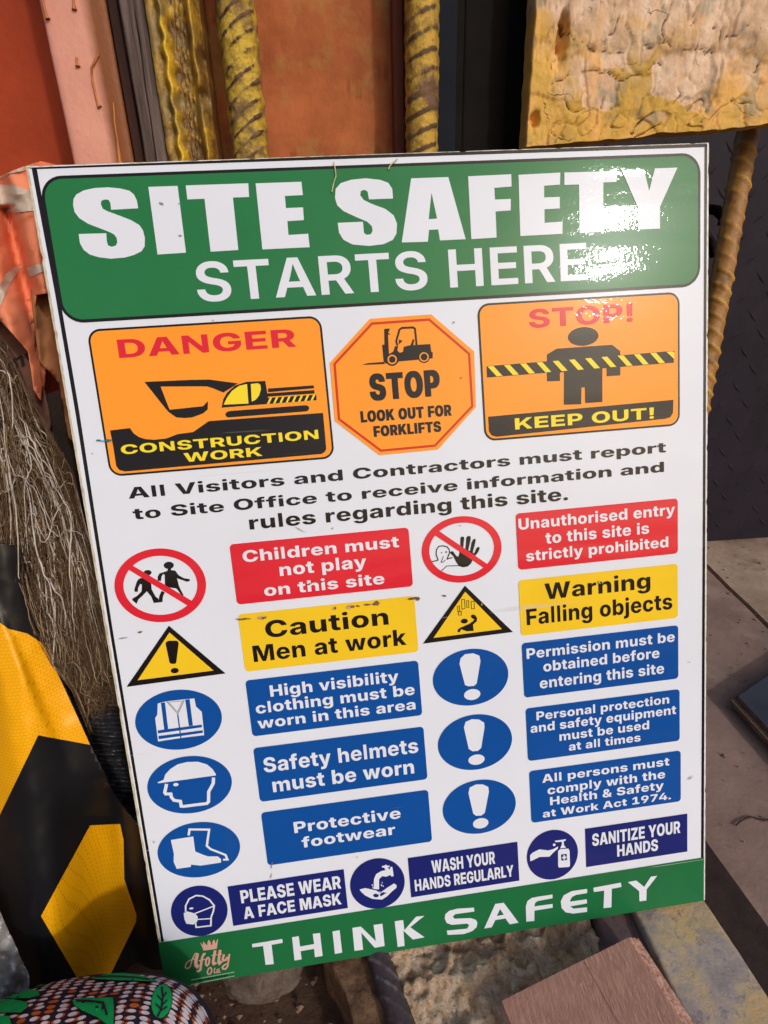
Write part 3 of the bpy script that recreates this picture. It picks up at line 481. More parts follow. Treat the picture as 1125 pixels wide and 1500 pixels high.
    ('lettering','black',[('T','Caution',146.7,266.1,427.3,410.3,'B'),('T','Men at work',132.3,282.2,450.3,433.7,'B')],1),
 ]),
 ('caption_panel','caption_blue','blue high visibility clothing panel',[('R',121.6,468.1,292.2,527.2,4)],[
    ('lettering','white',[('T','High visibility',143.9,271.3,487.8,476.0,'B'),('T','clothing must be',128.1,286.3,503.8,492.2,'B'),('T','worn in this area',128.1,285.9,519.7,508.6,'B')],1),
 ]),
 ('caption_panel','caption_blue','blue safety helmets panel',[('R',120.6,539.7,292.3,598.8,4)],[
    ('lettering','white',[('T','Safety helmets',128.5,285.2,567.4,551.4,'B'),('T','must be worn',134.8,279.1,590.0,574.4,'B')],1),
 ]),
 ('caption_panel','caption_blue','blue protective footwear panel',[('R',119.9,610.8,291.9,671.2,4)],[
    ('lettering','white',[('T','Protective',150.8,261.1,638.7,626.2,'B'),('T','footwear',156.8,254.0,656.5,644.5,'B')],1),
 ]),
 ('caption_panel','print_red','red panel reading unauthorised entry prohibited',[('R',399.8,328.8,568.0,385.9,4)],[
    ('lettering','white',[('T','Unauthorised entry',402.1,564.9,345.3,334.2,'B'),('T','to this site is',428.8,537.2,362.0,350.5,'B'),('T','strictly prohibited',408.2,557.5,378.0,367.1,'B')],1),
 ]),
 ('caption_panel','caption_yellow','yellow warning panel about falling objects',[('R',399.3,396.6,567.7,454.8,4)],[
    ('lettering','black',[('T','Warning',425.7,537.9,419.5,402.8,'B'),('T','Falling objects',405.8,561.6,444.4,427.3,'B')],1),
 ]),
 ('caption_panel','caption_blue','blue permission panel',[('R',399.5,462.9,568.1,522.3,4)],[
    ('lettering','white',[('T','Permission must be',404.0,564.0,480.3,469.2,'B'),('T','obtained before',421.0,547.0,496.3,485.1,'B'),('T','entering this site',416.5,552.0,514.3,502.6,'B')],1),
 ]),
 ('caption_panel','caption_blue','blue protective equipment panel',[('R',400.2,534.4,569.4,594.1,4)],[
    ('lettering','white',[('T','Personal protection',411.4,557.5,549.1,539.5,'B'),('T','and safety equipment',404.4,565.3,562.3,552.2,'B'),('T','must be used',435.2,534.7,575.6,565.7,'B'),('T','at all times',445.0,525.0,588.4,579.1,'B')],1),
 ]),
 ('caption_panel','caption_blue','blue health and safety act panel',[('R',400.7,605.8,570.5,666.7,4)],[
    ('lettering','white',[('T','All persons must',414.4,557.4,621.3,611.7,'B'),('T','comply with the',419.7,552.3,635.8,625.8,'B'),('T','Health & Safety',422.1,550.7,648.8,639.2,'B'),('T','at Work Act 1974.',413.3,558.8,662.2,653.5,'B')],1),
 ]),
 ('prohibition_symbol','print_red','red no children symbol',[('G',['E',56.2,365.1,41.4,35.5],['E',56.2,365.0,33.3,28.4]),('P',[(31.9,341.6),(83.1,383.4),(78.3,387.4),(28.1,345.5)],[])],[
    ('figure_symbol','black',[['E',66.2,346.6,4.6,3.4],['E',46.3,351.6,3.6,2.6],('P',[(64.9,349.5),(68.0,349.8),(67.6,351.4),(71.2,352.0),(73.6,356.8),(78.0,360.2),(83.2,361.7),(83.1,363.4),(80.6,364.0),(77.7,362.6),(71.9,359.8),(72.6,367.2),(74.1,372.6),(75.7,377.0),(73.6,376.3),(70.8,370.8),(69.7,369.3),(63.2,367.6),(60.1,364.9),(61.3,355.2),(59.8,354.4),(58.2,356.7),(57.1,360.8),(54.2,360.1),(54.7,356.4),(56.9,353.3),(60.5,352.6),(64.2,351.7)],[]),('P',[(56.2,370.2),(59.1,371.9),(56.7,375.9),(55.6,381.0),(52.0,381.1),(53.3,375.5)],[]),('P',[(38.9,356.1),(41.6,355.9),(48.1,362.2),(47.6,367.8),(50.2,375.2),(52.5,377.5),(52.5,381.1),(47.6,381.1),(46.3,374.8),(43.1,369.2),(38.6,373.0),(34.2,376.3),(32.2,380.3),(28.9,376.2),(29.1,374.8),(33.9,372.5),(38.4,368.7),(39.6,362.3),(38.1,361.6),(35.8,365.1),(35.0,368.8),(32.0,368.5),(32.4,365.7),(35.3,359.5),(37.0,357.0)],[])],-1),
 ]),
 ('prohibition_symbol','print_red','red no entry symbol with a raised hand',[('G',['E',344.1,359.5,39.9,33.2],['E',344.1,359.2,32.4,26.5]),('P',[(321.6,337.7),(371.6,378.9),(366.3,381.2),(317.1,341.5)],[])],[
    ('hand_symbol','black',[('P',[(342.1,362.1),(343.5,347.3),(344.7,346.5),(346.6,346.8),(347.2,348.1),(345.2,360.6)],[]),('P',[(347.3,361.7),(349.3,347.9),(350.6,346.6),(352.7,346.5),(353.8,347.8),(353.3,351.0),(350.0,362.4)],[]),('P',[(351.7,364.0),(354.1,353.5),(356.0,350.4),(357.6,349.8),(358.6,351.1),(357.8,354.3),(354.1,365.2)],[]),('P',[(355.4,366.3),(358.4,360.0),(359.9,358.5),(361.7,358.5),(361.9,360.4),(360.0,363.9),(356.8,367.4)],[]),('P',[(332.1,361.6),(333.3,360.0),(335.2,360.3),(338.4,365.5),(340.4,366.2),(342.0,360.2),(347.2,358.9),(354.4,362.9),(357.3,366.0),(354.4,370.4),(352.3,374.5),(348.9,377.0),(344.1,377.4),(340.0,375.6),(337.5,371.1),(335.1,365.2)],[]),('S',[(313.5,368.4),(319.6,367.8),(319.8,366.9),(318.2,361.6),(319.0,357.0),(321.5,354.0),(325.2,353.7),(329.8,355.3),(331.6,358.2),(331.7,361.1),(330.6,363.8),(328.9,367.4),(334.1,366.5)],0.7,False),('S',[(325.4,364.2),(322.7,370.0),(324.5,370.2),(327.0,368.1)],0.4,False),['E',323.8,360.5,0.6,0.5],['E',328.3,360.3,1.0,0.8],('S',[(322.1,379.1),(328.0,374.3),(339.6,375.3)],0.5,False)],-1),
 ]),
 ('warning_symbol','black','yellow triangle with an exclamation mark',[('P',[(58.1,404.6),(104.1,458.5),(10.9,460.5)],[])],[
    ('triangle_field','caption_yellow',[('P',[(57.8,411.2),(93.2,454.0),(22.1,455.0)],[])],1),
    ('exclamation_mark','black',[('P',[(52.8,421.9),(53.7,420.1),(56.0,419.2),(63.1,420.0),(64.7,421.4),(64.7,423.4),(60.0,441.4),(59.1,442.6),(56.3,442.7),(54.2,441.7),(53.7,440.2)],[]),['E',57.4,449.5,3.7,2.7]],2),
 ]),
 ('warning_symbol','black','yellow triangle with falling objects',[('P',[(344.8,396.1),(391.1,449.8),(298.5,451.3)],[])],[
    ('triangle_field','caption_yellow',[('P',[(344.6,402.3),(379.7,445.3),(309.5,446.4)],[])],1),
    ('figure_symbol','black',[('S',[(340.4,409.8),(343.3,409.7),(343.4,419.2),(340.2,420.0)],0.4,True),('S',[(345.6,411.6),(347.6,411.8),(347.2,418.7),(345.1,418.5)],0.4,True),('S',[(349.9,412.7),(352.9,412.9),(352.8,420.6),(349.9,420.6)],0.4,True),('S',[(335.7,416.5),(337.9,416.1),(337.9,421.9),(336.0,422.0)],0.4,True),('S',[(336.2,422.4),(339.4,422.0),(339.1,425.7),(336.3,425.6)],0.4,True),['E',341.8,432.4,3.5,2.5],('P',[(334.2,443.0),(334.9,440.1),(338.3,438.5),(346.1,436.0),(350.6,433.6),(352.1,431.8),(349.4,430.0),(348.6,427.5),(350.5,426.4),(353.3,427.5),(354.9,430.6),(354.4,434.0),(350.4,437.0),(350.6,443.7),(343.7,443.3),(341.9,442.4),(338.2,440.5),(336.1,443.4)],[])],2),
 ]),
 ('mandatory_symbol','caption_blue','blue disc with a white safety vest',[['E',54.1,500.3,40.9,31.0]],[
    ('vest_symbol','white',[('P',[(37.0,480.8),(44.8,479.6),(62.1,479.8),(71.6,480.0),(72.0,488.5),(76.7,494.7),(75.8,519.2),(54.0,519.1),(31.7,519.8),(32.5,495.4),(35.0,492.2)],[])],1),
    ('vest_stripe','caption_blue',[('P',[(40.1,480.5),(43.9,480.4),(43.0,508.0),(39.3,508.2)],[]),('P',[(63.0,480.2),(67.2,480.1),(66.6,507.7),(62.7,507.6)],[]),('P',[(33.1,508.2),(75.0,507.8),(74.9,510.6),(33.0,511.4)],[]),('P',[(33.0,514.1),(75.1,513.8),(75.0,516.5),(32.9,517.4)],[]),('P',[(53.4,494.1),(54.7,494.3),(54.1,518.8),(53.0,518.9)],[])],2),
    ('vest_collar','collar_grey',[('S',[(45.7,479.5),(54.2,493.9),(62.0,480.6)],0.4,False),('S',[(47.7,481.2),(54.3,491.7),(60.1,481.3)],0.3,False),('S',[(45.6,480.5),(62.4,481.1)],0.3,False)],3),
 ]),
 ('mandatory_symbol','caption_blue','blue disc with a helmeted head',[['E',55.1,570.0,40.8,30.8]],[
    ('helmet_symbol','white',[('P',[(25.2,562.6),(31.1,560.7),(33.6,555.2),(39.2,550.1),(46.7,546.3),(55.6,545.1),(66.0,546.3),(74.3,550.3),(78.8,555.9),(81.6,562.2),(81.0,563.4),(59.3,563.4),(32.9,563.7),(25.5,563.6)],[]),('S',[(33.3,565.5),(30.3,574.4),(31.1,576.1),(35.8,576.8),(35.8,580.3),(37.9,584.1),(43.8,586.0),(43.9,591.5),(46.1,592.0),(68.7,592.3),(70.6,590.6),(72.2,579.8),(77.7,571.6),(78.8,565.3)],2.1,False),['E',42.0,567.5,2.5,1.8]],1),
 ]),
 ('mandatory_symbol','caption_blue','blue disc with white boots',[['E',54.4,642.3,40.7,30.8]],[
    ('boot_symbol','white',[('P',[(28.8,626.7),(50.8,626.3),(50.5,643.1),(56.1,647.1),(62.0,650.7),(71.7,652.3),(74.5,655.9),(74.0,659.8),(53.5,659.9),(44.4,657.1),(44.0,659.7),(30.0,659.7),(28.1,651.3),(29.6,642.2)],[]),('S',[(46.6,624.4),(48.3,618.0),(67.2,621.2),(62.6,638.8),(65.7,643.0),(79.5,652.0),(80.7,657.4),(76.4,657.0)],1.5,False)],1),
 ]),
 ('mandatory_symbol','caption_blue','topmost blue disc with a white exclamation mark',[['E',344.8,492.9,39.2,30.4]],[
    ('exclamation_mark','white',[('P',[(334.0,476.8),(335.5,471.1),(340.3,467.3),(348.7,467.3),(354.9,470.6),(355.7,476.5),(350.3,500.3),(347.3,502.4),(341.6,502.1),(338.2,500.2)],[]),['E',345.0,511.5,8.5,5.9]],1),
 ]),
 ('mandatory_symbol','caption_blue','middle blue disc with a white exclamation mark',[['E',345.0,564.7,39.3,30.9]],[
    ('exclamation_mark','white',[('P',[(334.1,546.3),(336.3,540.5),(342.9,538.4),(350.1,539.6),(355.6,543.9),(355.7,549.2),(350.8,571.6),(347.2,574.5),(341.4,574.2),(337.7,571.0)],[]),['E',345.1,584.2,8.6,5.8]],1),
 ]),
 ('mandatory_symbol','caption_blue','lowest blue disc with a white exclamation mark',[['E',345.1,638.9,39.5,31.2]],[
    ('exclamation_mark','white',[('P',[(334.2,620.9),(336.0,614.8),(342.8,612.3),(350.1,613.3),(355.7,617.0),(356.2,622.6),(350.3,646.5),(346.5,649.1),(340.6,648.5),(337.8,645.3)],[]),['E',345.2,658.1,8.4,6.0]],1),
 ]),
 ('hygiene_symbol','navy','navy disc with a masked face',[['E',45.5,711.6,28.3,29.3]],[
    ('mask_symbol','white',[('S',[(32.0,709.7),(32.9,702.9),(37.3,695.7),(44.5,693.0),(51.1,694.7),(57.2,700.2),(61.0,707.8),(59.1,714.5),(56.3,720.1),(54.6,730.3),(39.9,729.6),(39.9,724.2)],1.1,False),('P',[(29.8,710.9),(33.7,709.6),(40.9,713.3),(43.2,717.7),(41.8,723.1),(37.5,725.8),(30.9,723.6),(29.6,718.3)],[]),('S',[(40.9,713.3),(59.9,708.3)],0.9,False),('S',[(42.5,720.6),(55.7,722.0)],0.8,False),['E',38.0,706.8,2.1,1.1]],1),
 ]),
 ('caption_panel','navy','navy face mask panel',[('R',76.8,688.4,196.5,734.9,0)],[
    ('lettering','white',[('T','PLEASE WEAR',88.5,192.0,709.9,694.9,'N'),('T','A FACE MASK',89.0,190.6,728.7,714.9,'N')],1),
 ]),
 ('hygiene_symbol','navy','navy disc with hands under a tap',[['E',230.2,711.3,29.0,29.9]],[
    ('tap_symbol','white',[('P',[(225.5,716.8),(226.9,705.2),(229.7,699.6),(235.4,696.9),(239.5,696.8),(241.1,694.0),(242.8,694.3),(244.1,696.9),(245.6,693.7),(247.4,694.0),(247.9,705.1),(245.7,705.3),(244.5,703.1),(240.2,704.4),(235.7,703.0),(232.2,706.1),(231.2,718.2)],[]),('P',[(236.3,692.8),(236.8,691.0),(239.5,691.1),(240.1,690.2),(241.5,690.4),(241.8,691.5),(244.5,691.9),(244.5,693.5),(242.0,693.9),(241.4,695.9),(239.3,695.5),(239.1,693.4)],[]),('P',[(210.8,714.7),(216.7,714.0),(227.1,718.5),(233.2,721.6),(240.0,717.7),(247.6,713.8),(250.1,716.3),(249.8,719.4),(245.0,722.6),(239.1,727.8),(233.3,730.9),(222.7,728.0),(215.9,722.7),(212.3,718.0)],[])],1),
    ('water_drop','white',[['E',224.5,711.9,0.5,1.2],['E',224.9,715.1,0.5,1.0],['E',234.1,713.6,0.5,1.2],['E',235.8,714.9,0.5,1.0],['E',235.1,710.7,0.3,1.0]],1),
    ('finger_line','navy',[('P',[(224.0,723.5),(226.8,722.2),(230.6,724.3),(229.1,727.1),(225.5,726.5)],[]),('P',[(231.2,724.4),(235.0,721.9),(238.0,723.1),(235.7,725.1),(232.3,726.6)],[]),('S',[(225.5,716.8),(231.1,718.6)],0.4,False),('S',[(228.9,719.4),(233.2,722.6),(239.0,724.1)],0.4,False)],2),
 ]),
 ('caption_panel','navy','navy hand washing panel',[('R',264.5,686.6,384.0,734.0,0)],[
    ('lettering','white',[('T','WASH YOUR',289.0,358.3,708.5,693.6,'N'),('T','HANDS REGULARLY',269.4,377.9,727.2,713.4,'N')],1),
 ]),
 ('hygiene_symbol','navy','navy disc with a hand and pump bottle',[['E',422.4,708.8,28.8,30.1]],[
    ('bottle_symbol','white',[('P',[(397.2,704.9),(400.1,702.3),(407.9,699.4),(417.3,702.4),(423.1,701.9),(428.9,699.3),(428.4,702.2),(422.9,706.1),(418.9,710.2),(407.5,708.7),(399.7,711.6),(397.0,712.2)],[]),('P',[(428.7,704.9),(430.7,703.2),(440.3,703.7),(441.6,707.0),(441.5,724.8),(440.5,726.4),(428.9,725.3),(428.1,722.6)],[]),('P',[(431.3,702.2),(432.8,698.3),(435.1,698.3),(437.7,702.2)],[]),('P',[(425.4,691.9),(437.8,691.9),(438.2,693.2),(435.3,694.2),(435.7,699.2),(433.2,698.8),(433.3,694.3),(426.3,693.7)],[]),['E',424.6,696.6,1.5,1.6]],1),
    ('cross_mark','navy',[('P',[(431.8,709.6),(438.2,709.8),(438.3,717.4),(431.9,717.1)],[])],2),
    ('cross_mark','white',[('P',[(434.3,710.6),(436.0,710.7),(436.0,716.4),(434.3,716.3)],[]),('P',[(432.7,712.5),(437.5,712.6),(437.6,714.5),(432.8,714.4)],[])],3),
 ]),
 ('caption_panel','navy','navy hand sanitizer panel',[('R',460.1,683.2,578.1,730.3,0)],[
    ('lettering','white',[('T','SANITIZE YOUR',467.5,569.6,705.3,690.5,'N'),('T','HANDS',495.8,543.3,723.0,708.7,'N')],1),
 ]),
 ('footer_panel','green_dark',None,[('R',0.0,741.0,598.0,796.7,0)],[
    ('lettering','white',[('P',[(93.2,759.5),(124.8,759.2),(124.6,763.9),(113.0,764.2),(112.6,787.8),(104.1,787.0),(104.2,764.0),(93.1,763.6)],[]),('P',[(135.0,759.0),(142.1,759.0),(142.0,771.7),(157.0,771.4),(156.8,758.9),(164.5,759.2),(164.4,787.5),(156.2,787.5),(156.4,777.2),(141.9,777.4),(142.1,787.5),(134.5,787.5)],[]),('P',[(177.7,759.8),(185.3,759.5),(185.3,787.3),(177.5,787.5)],[]),('P',[(198.9,759.2),(208.0,759.3),(222.4,780.0),(221.6,759.7),(231.2,760.0),(231.2,787.7),(220.4,787.8),(207.8,766.8),(207.8,787.9),(198.6,787.7)],[]),('P',[(244.5,759.4),(253.7,759.5),(254.0,772.2),(268.0,757.9),(276.9,758.5),(260.6,769.7),(275.1,784.9),(262.3,785.3),(252.9,772.5),(252.7,791.6),(245.2,791.5)],[]),('P',[(331.7,758.1),(313.0,756.1),(304.5,757.1),(299.9,760.5),(298.8,765.6),(300.6,771.7),(306.1,775.0),(323.0,776.4),(325.1,778.9),(322.6,782.7),(300.0,781.1),(300.6,786.6),(318.4,788.8),(328.1,786.9),(333.1,782.9),(334.4,777.3),(332.7,773.4),(327.2,770.3),(309.4,767.9),(307.7,765.1),(310.7,762.4),(331.8,763.0)],[]),('P',[(355.5,757.7),(365.0,757.9),(380.4,785.7),(370.3,786.0),(365.9,777.7),(354.4,777.8),(350.1,786.0),(341.5,786.1)],[[(360.5,765.0),(364.3,772.7),(356.4,773.0)]]),('P',[(389.2,786.1),(389.5,766.8),(391.7,760.4),(396.7,757.4),(403.5,757.1),(420.3,757.3),(420.1,761.9),(403.2,762.4),(400.1,764.4),(399.1,768.5),(419.9,769.0),(419.9,773.9),(398.9,773.8),(398.3,786.7)],[]),('P',[(460.0,757.1),(442.4,756.8),(432.9,760.5),(429.3,767.4),(430.0,776.1),(434.6,782.4),(443.4,785.5),(459.2,786.1),(459.3,780.3),(443.6,779.2),(439.8,775.7),(459.5,775.3),(459.2,770.1),(439.6,769.6),(442.1,764.3),(447.1,762.4),(459.9,762.4)],[]),('P',[(467.3,756.9),(499.2,755.9),(499.9,761.4),(488.5,762.0),(487.6,785.3),(478.4,784.8),(479.6,762.6),(467.7,762.3)],[]),('P',[(507.5,756.7),(517.1,756.2),(526.4,766.0),(534.5,754.4),(542.0,754.6),(529.3,769.8),(528.8,783.8),(520.7,783.5),(520.5,770.4)],[])],1),
    ('maker_crown','maker_pink',[('P',[(41.4,747.6),(43.9,751.7),(44.8,747.1),(46.7,751.5),(48.5,752.2),(48.6,749.3),(50.5,746.3),(51.9,749.9),(51.8,752.8),(53.4,752.7),(53.8,749.1),(56.0,747.0),(56.5,752.2),(59.1,747.2),(59.8,747.5),(57.0,758.5),(43.4,758.2),(42.9,754.4)],[])],1),
    ('maker_lettering','maker_pink',[('S',[(36.9,759.9),(34.7,760.2),(30.8,766.5),(27.9,774.4),(25.4,776.3),(23.3,775.7),(22.7,773.8),(24.4,770.0),(27.6,767.3),(34.3,766.0)],0.8,False),('S',[(37.2,760.3),(35.9,764.1),(34.3,769.0),(33.4,774.7),(34.4,776.2),(36.4,773.8)],2.1,False),('S',[(45.2,762.2),(43.3,762.2),(41.2,765.9),(39.0,773.6),(37.4,780.3),(34.9,781.8),(33.4,781.0)],1.6,False),('S',[(37.2,769.2),(44.4,768.7)],0.9,False),('S',[(46.0,767.5),(44.3,770.9),(43.7,775.2),(44.9,776.8),(46.9,774.3),(48.2,769.4),(47.1,767.1)],1.2,True),('S',[(55.2,760.0),(53.0,767.4),(51.2,774.0),(51.7,775.9),(54.6,774.7)],1.8,False),('S',[(60.3,760.3),(58.2,768.3),(56.8,774.7),(57.5,776.4),(60.3,773.9)],1.8,False),('S',[(50.5,765.3),(61.7,765.5)],0.6,False),('S',[(63.6,766.3),(61.4,771.5),(62.0,773.7),(64.5,773.2),(66.8,770.0)],1.5,False),('S',[(69.0,766.8),(67.2,773.8),(65.3,781.2),(62.8,784.1),(60.2,783.4),(59.8,781.3),(62.1,779.1),(66.5,777.3)],1.2,False),('S',[(47.8,779.1),(45.5,780.7),(44.0,784.2),(44.6,787.1),(46.7,786.9),(48.5,784.3),(48.8,780.6)],0.9,True),('S',[(52.4,780.6),(50.9,784.8),(51.0,786.6),(52.6,786.2)],0.7,False),('S',[(56.4,782.7),(54.6,782.9),(53.5,785.3),(53.9,787.0),(55.3,786.3),(56.5,782.9),(55.9,786.5),(57.4,786.9)],0.7,False)],1),
    ('maker_line','maker_pale',[('S',[(26.6,790.7),(71.2,789.6)],0.8,False),('S',[(25.8,796.1),(70.9,794.3)],0.7,False)],1),
    ('maker_small_print','black',[('P',[(33.9,792.0),(34.9,791.9),(34.5,793.7),(33.8,793.9)],[]),('P',[(35.5,791.9),(36.3,791.8),(35.9,793.7),(35.4,793.8)],[]),('P',[(36.9,791.9),(38.1,791.8),(37.7,793.7),(36.8,793.8)],[]),('P',[(38.7,791.8),(39.6,791.7),(39.2,793.6),(38.6,793.8)],[]),('P',[(40.2,791.8),(41.0,791.6),(40.6,793.5),(40.1,793.7)],[]),('P',[(41.6,791.7),(42.8,791.7),(42.3,793.5),(41.5,793.7)],[]),('P',[(43.3,791.7),(45.1,791.7),(44.7,793.6),(43.3,793.6)],[]),('P',[(45.7,791.6),(47.3,791.6),(46.9,793.5),(45.6,793.5)],[]),('P',[(47.9,791.5),(49.5,791.5),(49.1,793.4),(47.8,793.5)],[]),('P',[(50.1,791.5),(51.1,791.4),(50.7,793.2),(50.0,793.4)],[]),('P',[(51.7,791.4),(53.0,791.4),(52.6,793.2),(51.6,793.4)],[]),('P',[(53.6,791.4),(54.7,791.3),(54.3,793.1),(53.5,793.3)],[]),('P',[(55.2,791.3),(56.2,791.2),(55.8,793.1),(55.2,793.2)],[]),('P',[(56.8,791.3),(57.7,791.1),(57.2,793.0),(56.7,793.2)],[]),('P',[(58.2,791.2),(59.2,791.1),(58.8,793.0),(58.2,793.2)],[]),('P',[(59.8,791.2),(61.6,791.2),(61.2,793.1),(59.7,793.1)],[]),('P',[(62.2,791.1),(63.9,791.1),(63.4,793.0),(62.1,793.0)],[])],1),
 ]),
 ('board_border','black',None,[('P',[(4.4,1.6),(6.2,100.0),(6.4,200.0),(4.2,400.0),(3.0,741.0),(5.6,741.0),(7.0,400.0),(9.8,200.0),(9.6,100.0),(8.4,1.6)],[])],[
 ]),
 ('board_border','black',None,[('P',[(0.5,1.4),(260.6,0.7),(598.0,1.0),(598.0,3.9),(260.3,3.2),(6.2,2.8)],[])],[
 ]),
 ('board_border','black',None,[('P',[(598.0,1.9),(597.9,794.1),(594.6,793.5),(595.3,1.8)],[])],[
 ]),
]
for (nm, colr, lab, shapes, subs) in PRINT:
    lay = -1.6 if nm == 'board_border' else 0
    po = obj(nm, print_mesh(nm, shapes, lay), PM[colr], sign, lab)
    for (sn, sc_, ss, ly) in subs:
        obj(sn, print_mesh(sn, ss, ly), PM[sc_], po)

# ------------------------------------------------------------------ marks and wear on the board
def sign_px(x, y, h):
    """point of the board's face seen at (x, y), h metres proud of it, in sign space"""
    return SIGN_R.inverted() @ (behind(x, y, -h) - SIGN_O)
def blob_mesh(name, cx, cy, rx, ry, rot, h, seed, n=14):
    r = random.Random(seed); c, s = math.cos(rot), math.sin(rot); vs = []
    for i in range(n):
        a = 2 * math.pi * i / n; k = 0.55 + 0.6 * r.random()
        X = rx * k * math.cos(a); Y = ry * k * math.sin(a)
        vs.append(sign_px(cx + X * c - Y * s, cy + X * s + Y * c, h))
    return mesh(name, vs, [tuple(range(n))[::-1]])
m_torn = surf('torn_brown_backing', srgb(150, 110, 70), srgb(80, 52, 36), 400, 0.9, 500, 0.0003)
m_tornw = surf('torn_pale_paper', srgb(215, 190, 165), srgb(160, 120, 90), 500, 0.9, 500, 0.0003)
m_pen = surf('teal_ink', srgb(20, 110, 135), None, 20, 0.5, 60, 0)
m_smudge = surf('grey_smudge', srgb(160, 152, 150), srgb(130, 120, 118), 300, 0.8, 60, 0)
HM = BASE + 6 * GAP
for i, (x, y, rx, ry, ro, pale) in enumerate([(356, 907, 13, 1.6, -0.05, 0), (384, 905, 8, 2.6, -0.12, 1), (490, 891, 3, 3, 0, 1), (513, 889, 7, 3.2, -0.15, 1), (524, 888, 4, 1.6, 0, 0),
        (538, 886, 6, 2.2, -0.1, 0), (551, 884, 6, 3.6, -0.2, 0), (604, 877, 11, 2.0, -0.1, 0), (612, 877, 4, 3.4, 0, 0), (651, 873, 4, 1.5, 0.2, 0), (706, 885, 1.6, 3, 0.2, 1),
        (879, 853, 2.6, 2.4, 0, 1), (205, 926, 4, 1.6, -0.2, 0), (452, 856, 4, 1.2, -0.3, 0), (470, 853, 3, 1.1, -0.3, 0), (463, 850, 2, 1, 0, 0)]):
    obj('torn_spot', blob_mesh('torn_spot', x, y, rx, ry, ro, HM, 40 + i), m_tornw if pale else m_torn, sign)
    if pale: obj('torn_spot', blob_mesh('torn_spot', x + rx * .4, y, rx * .6, ry * .7, ro, HM + GAP, 90 + i), m_torn, sign)
for i, (x, y, rx, ry, ro) in enumerate([(236, 298, 4.5, 1.6, 0.4), (264, 345, 3.0, 1.2, 0), (262, 298, 2, 0.8, 0), (665, 472, 1.2, 1.6, 0), (487, 774, 1.0, 1.8, 0.5), (674, 770, 1.6, .8, 0), (180, 935, 8, 1.0, -0.15),
        (523, 1256, 1.4, .8, 0), (225, 1234, 1.6, 1.2, 0), (217, 1246, 1.8, 1.0, 0), (1012, 1140, 5, .8, -0.7), (312, 469, 1.0, 1.0, 0), (676, 553, 1.6, 1.4, 0), (440, 776, 9, .5, 0.5), (1010, 970, 1.5, .8, 0), (135, 664, 1, 1.0, 0),
        (398, 1268, 0.9, 7.0, 0.2), (397, 1284, 0.8, 5.0, 0.25)]):
    obj('smudge', blob_mesh('smudge', x, y, rx, ry, ro, HM, 140 + i), m_smudge, sign)
for i, (x, y, rx, ry) in enumerate([(144, 645, 4.2, 1.5), (158, 645, 5.5, 2.6), (151, 646, 7, .7)]):
    obj('pen_mark', blob_mesh('pen_mark', x, y, rx, ry, -0.02, HM + i * GAP, 240 + i), m_pen, sign)

# ------------------------------------------------------------------ surface builders
def tube(path, r, seg=3):
    """(vertices, faces) of a thin tube along a path; r a number or a list"""
    vs = []; fs = []; n = len(path)
    for i, p in enumerate(path):
        p = Vector(p); t = (Vector(path[min(i + 1, n - 1)]) - Vector(path[max(i - 1, 0)]))
        t = t.normalized() if t.length > 1e-9 else Vector((0, 0, 1))
        a = t.cross(Vector((0.31, 0.2, 0.93))).normalized(); b = t.cross(a)
        rr = r[i] if isinstance(r, (list, tuple)) else r
        for k in range(seg):
            an = 2 * math.pi * k / seg; vs.append(p + (a * math.cos(an) + b * math.sin(an)) * rr)
        if i:
            for k in range(seg):
                k2 = (k + 1) % seg; o = (i - 1) * seg; fs.append((o + k, o + k2, o + seg + k2, o + seg + k))
    return vs, fs
def cut_polygon(P, step):
    """flat polygon cut along a square grid: (2-D points, faces)"""
    bm = bmesh.new()
    vs = [bm.verts.new((x, y, 0)) for x, y in P]
    for t in tessellate_polygon([[v.co for v in vs]]):
        try: bm.faces.new([vs[i] for i in t])
        except ValueError: pass
    for ax in (0, 1):
        lo = min(p[ax] for p in P); hi = max(p[ax] for p in P); c = math.floor(lo / step) * step + step
        while c < hi:
            co = Vector((c, 0, 0)) if ax == 0 else Vector((0, c, 0)); no = Vector((1, 0, 0)) if ax == 0 else Vector((0, 1, 0))
            bmesh.ops.bisect_plane(bm, geom=bm.verts[:] + bm.edges[:] + bm.faces[:], plane_co=co, plane_no=no, dist=1e-7)
            c += step
    bm.verts.index_update()
    pts = [(v.co.x, v.co.y) for v in bm.verts]; fs = [tuple(v.index for v in f.verts) for f in bm.faces]
    bm.free(); return pts, fs
def seen_sheet(name, P, fn, step=8, thick=0.0006, mats=None, parent=None, **kw):
    """a bent sheet whose outline and folds were measured in the photograph; fn gives its place in the world"""
    pts, fs = cut_polygon(P, step)
    vs = [fn(x, y) for x, y in pts]
    # face the camera
    out = []
    for f in fs:
        a, b, c = (vs[i] for i in f[:3])
        out.append(f if (b - a).cross(c - a).dot(CAM - a) > 0 else tuple(reversed(f)))
    if parent: vs = local(parent, vs)
    o = obj(name, mesh(name, vs, out), mats, parent, smooth=True, **kw)
    if thick:
        s = o.modifiers.new('thickness', 'SOLIDIFY'); s.thickness = thick; s.offset = -1
    return o
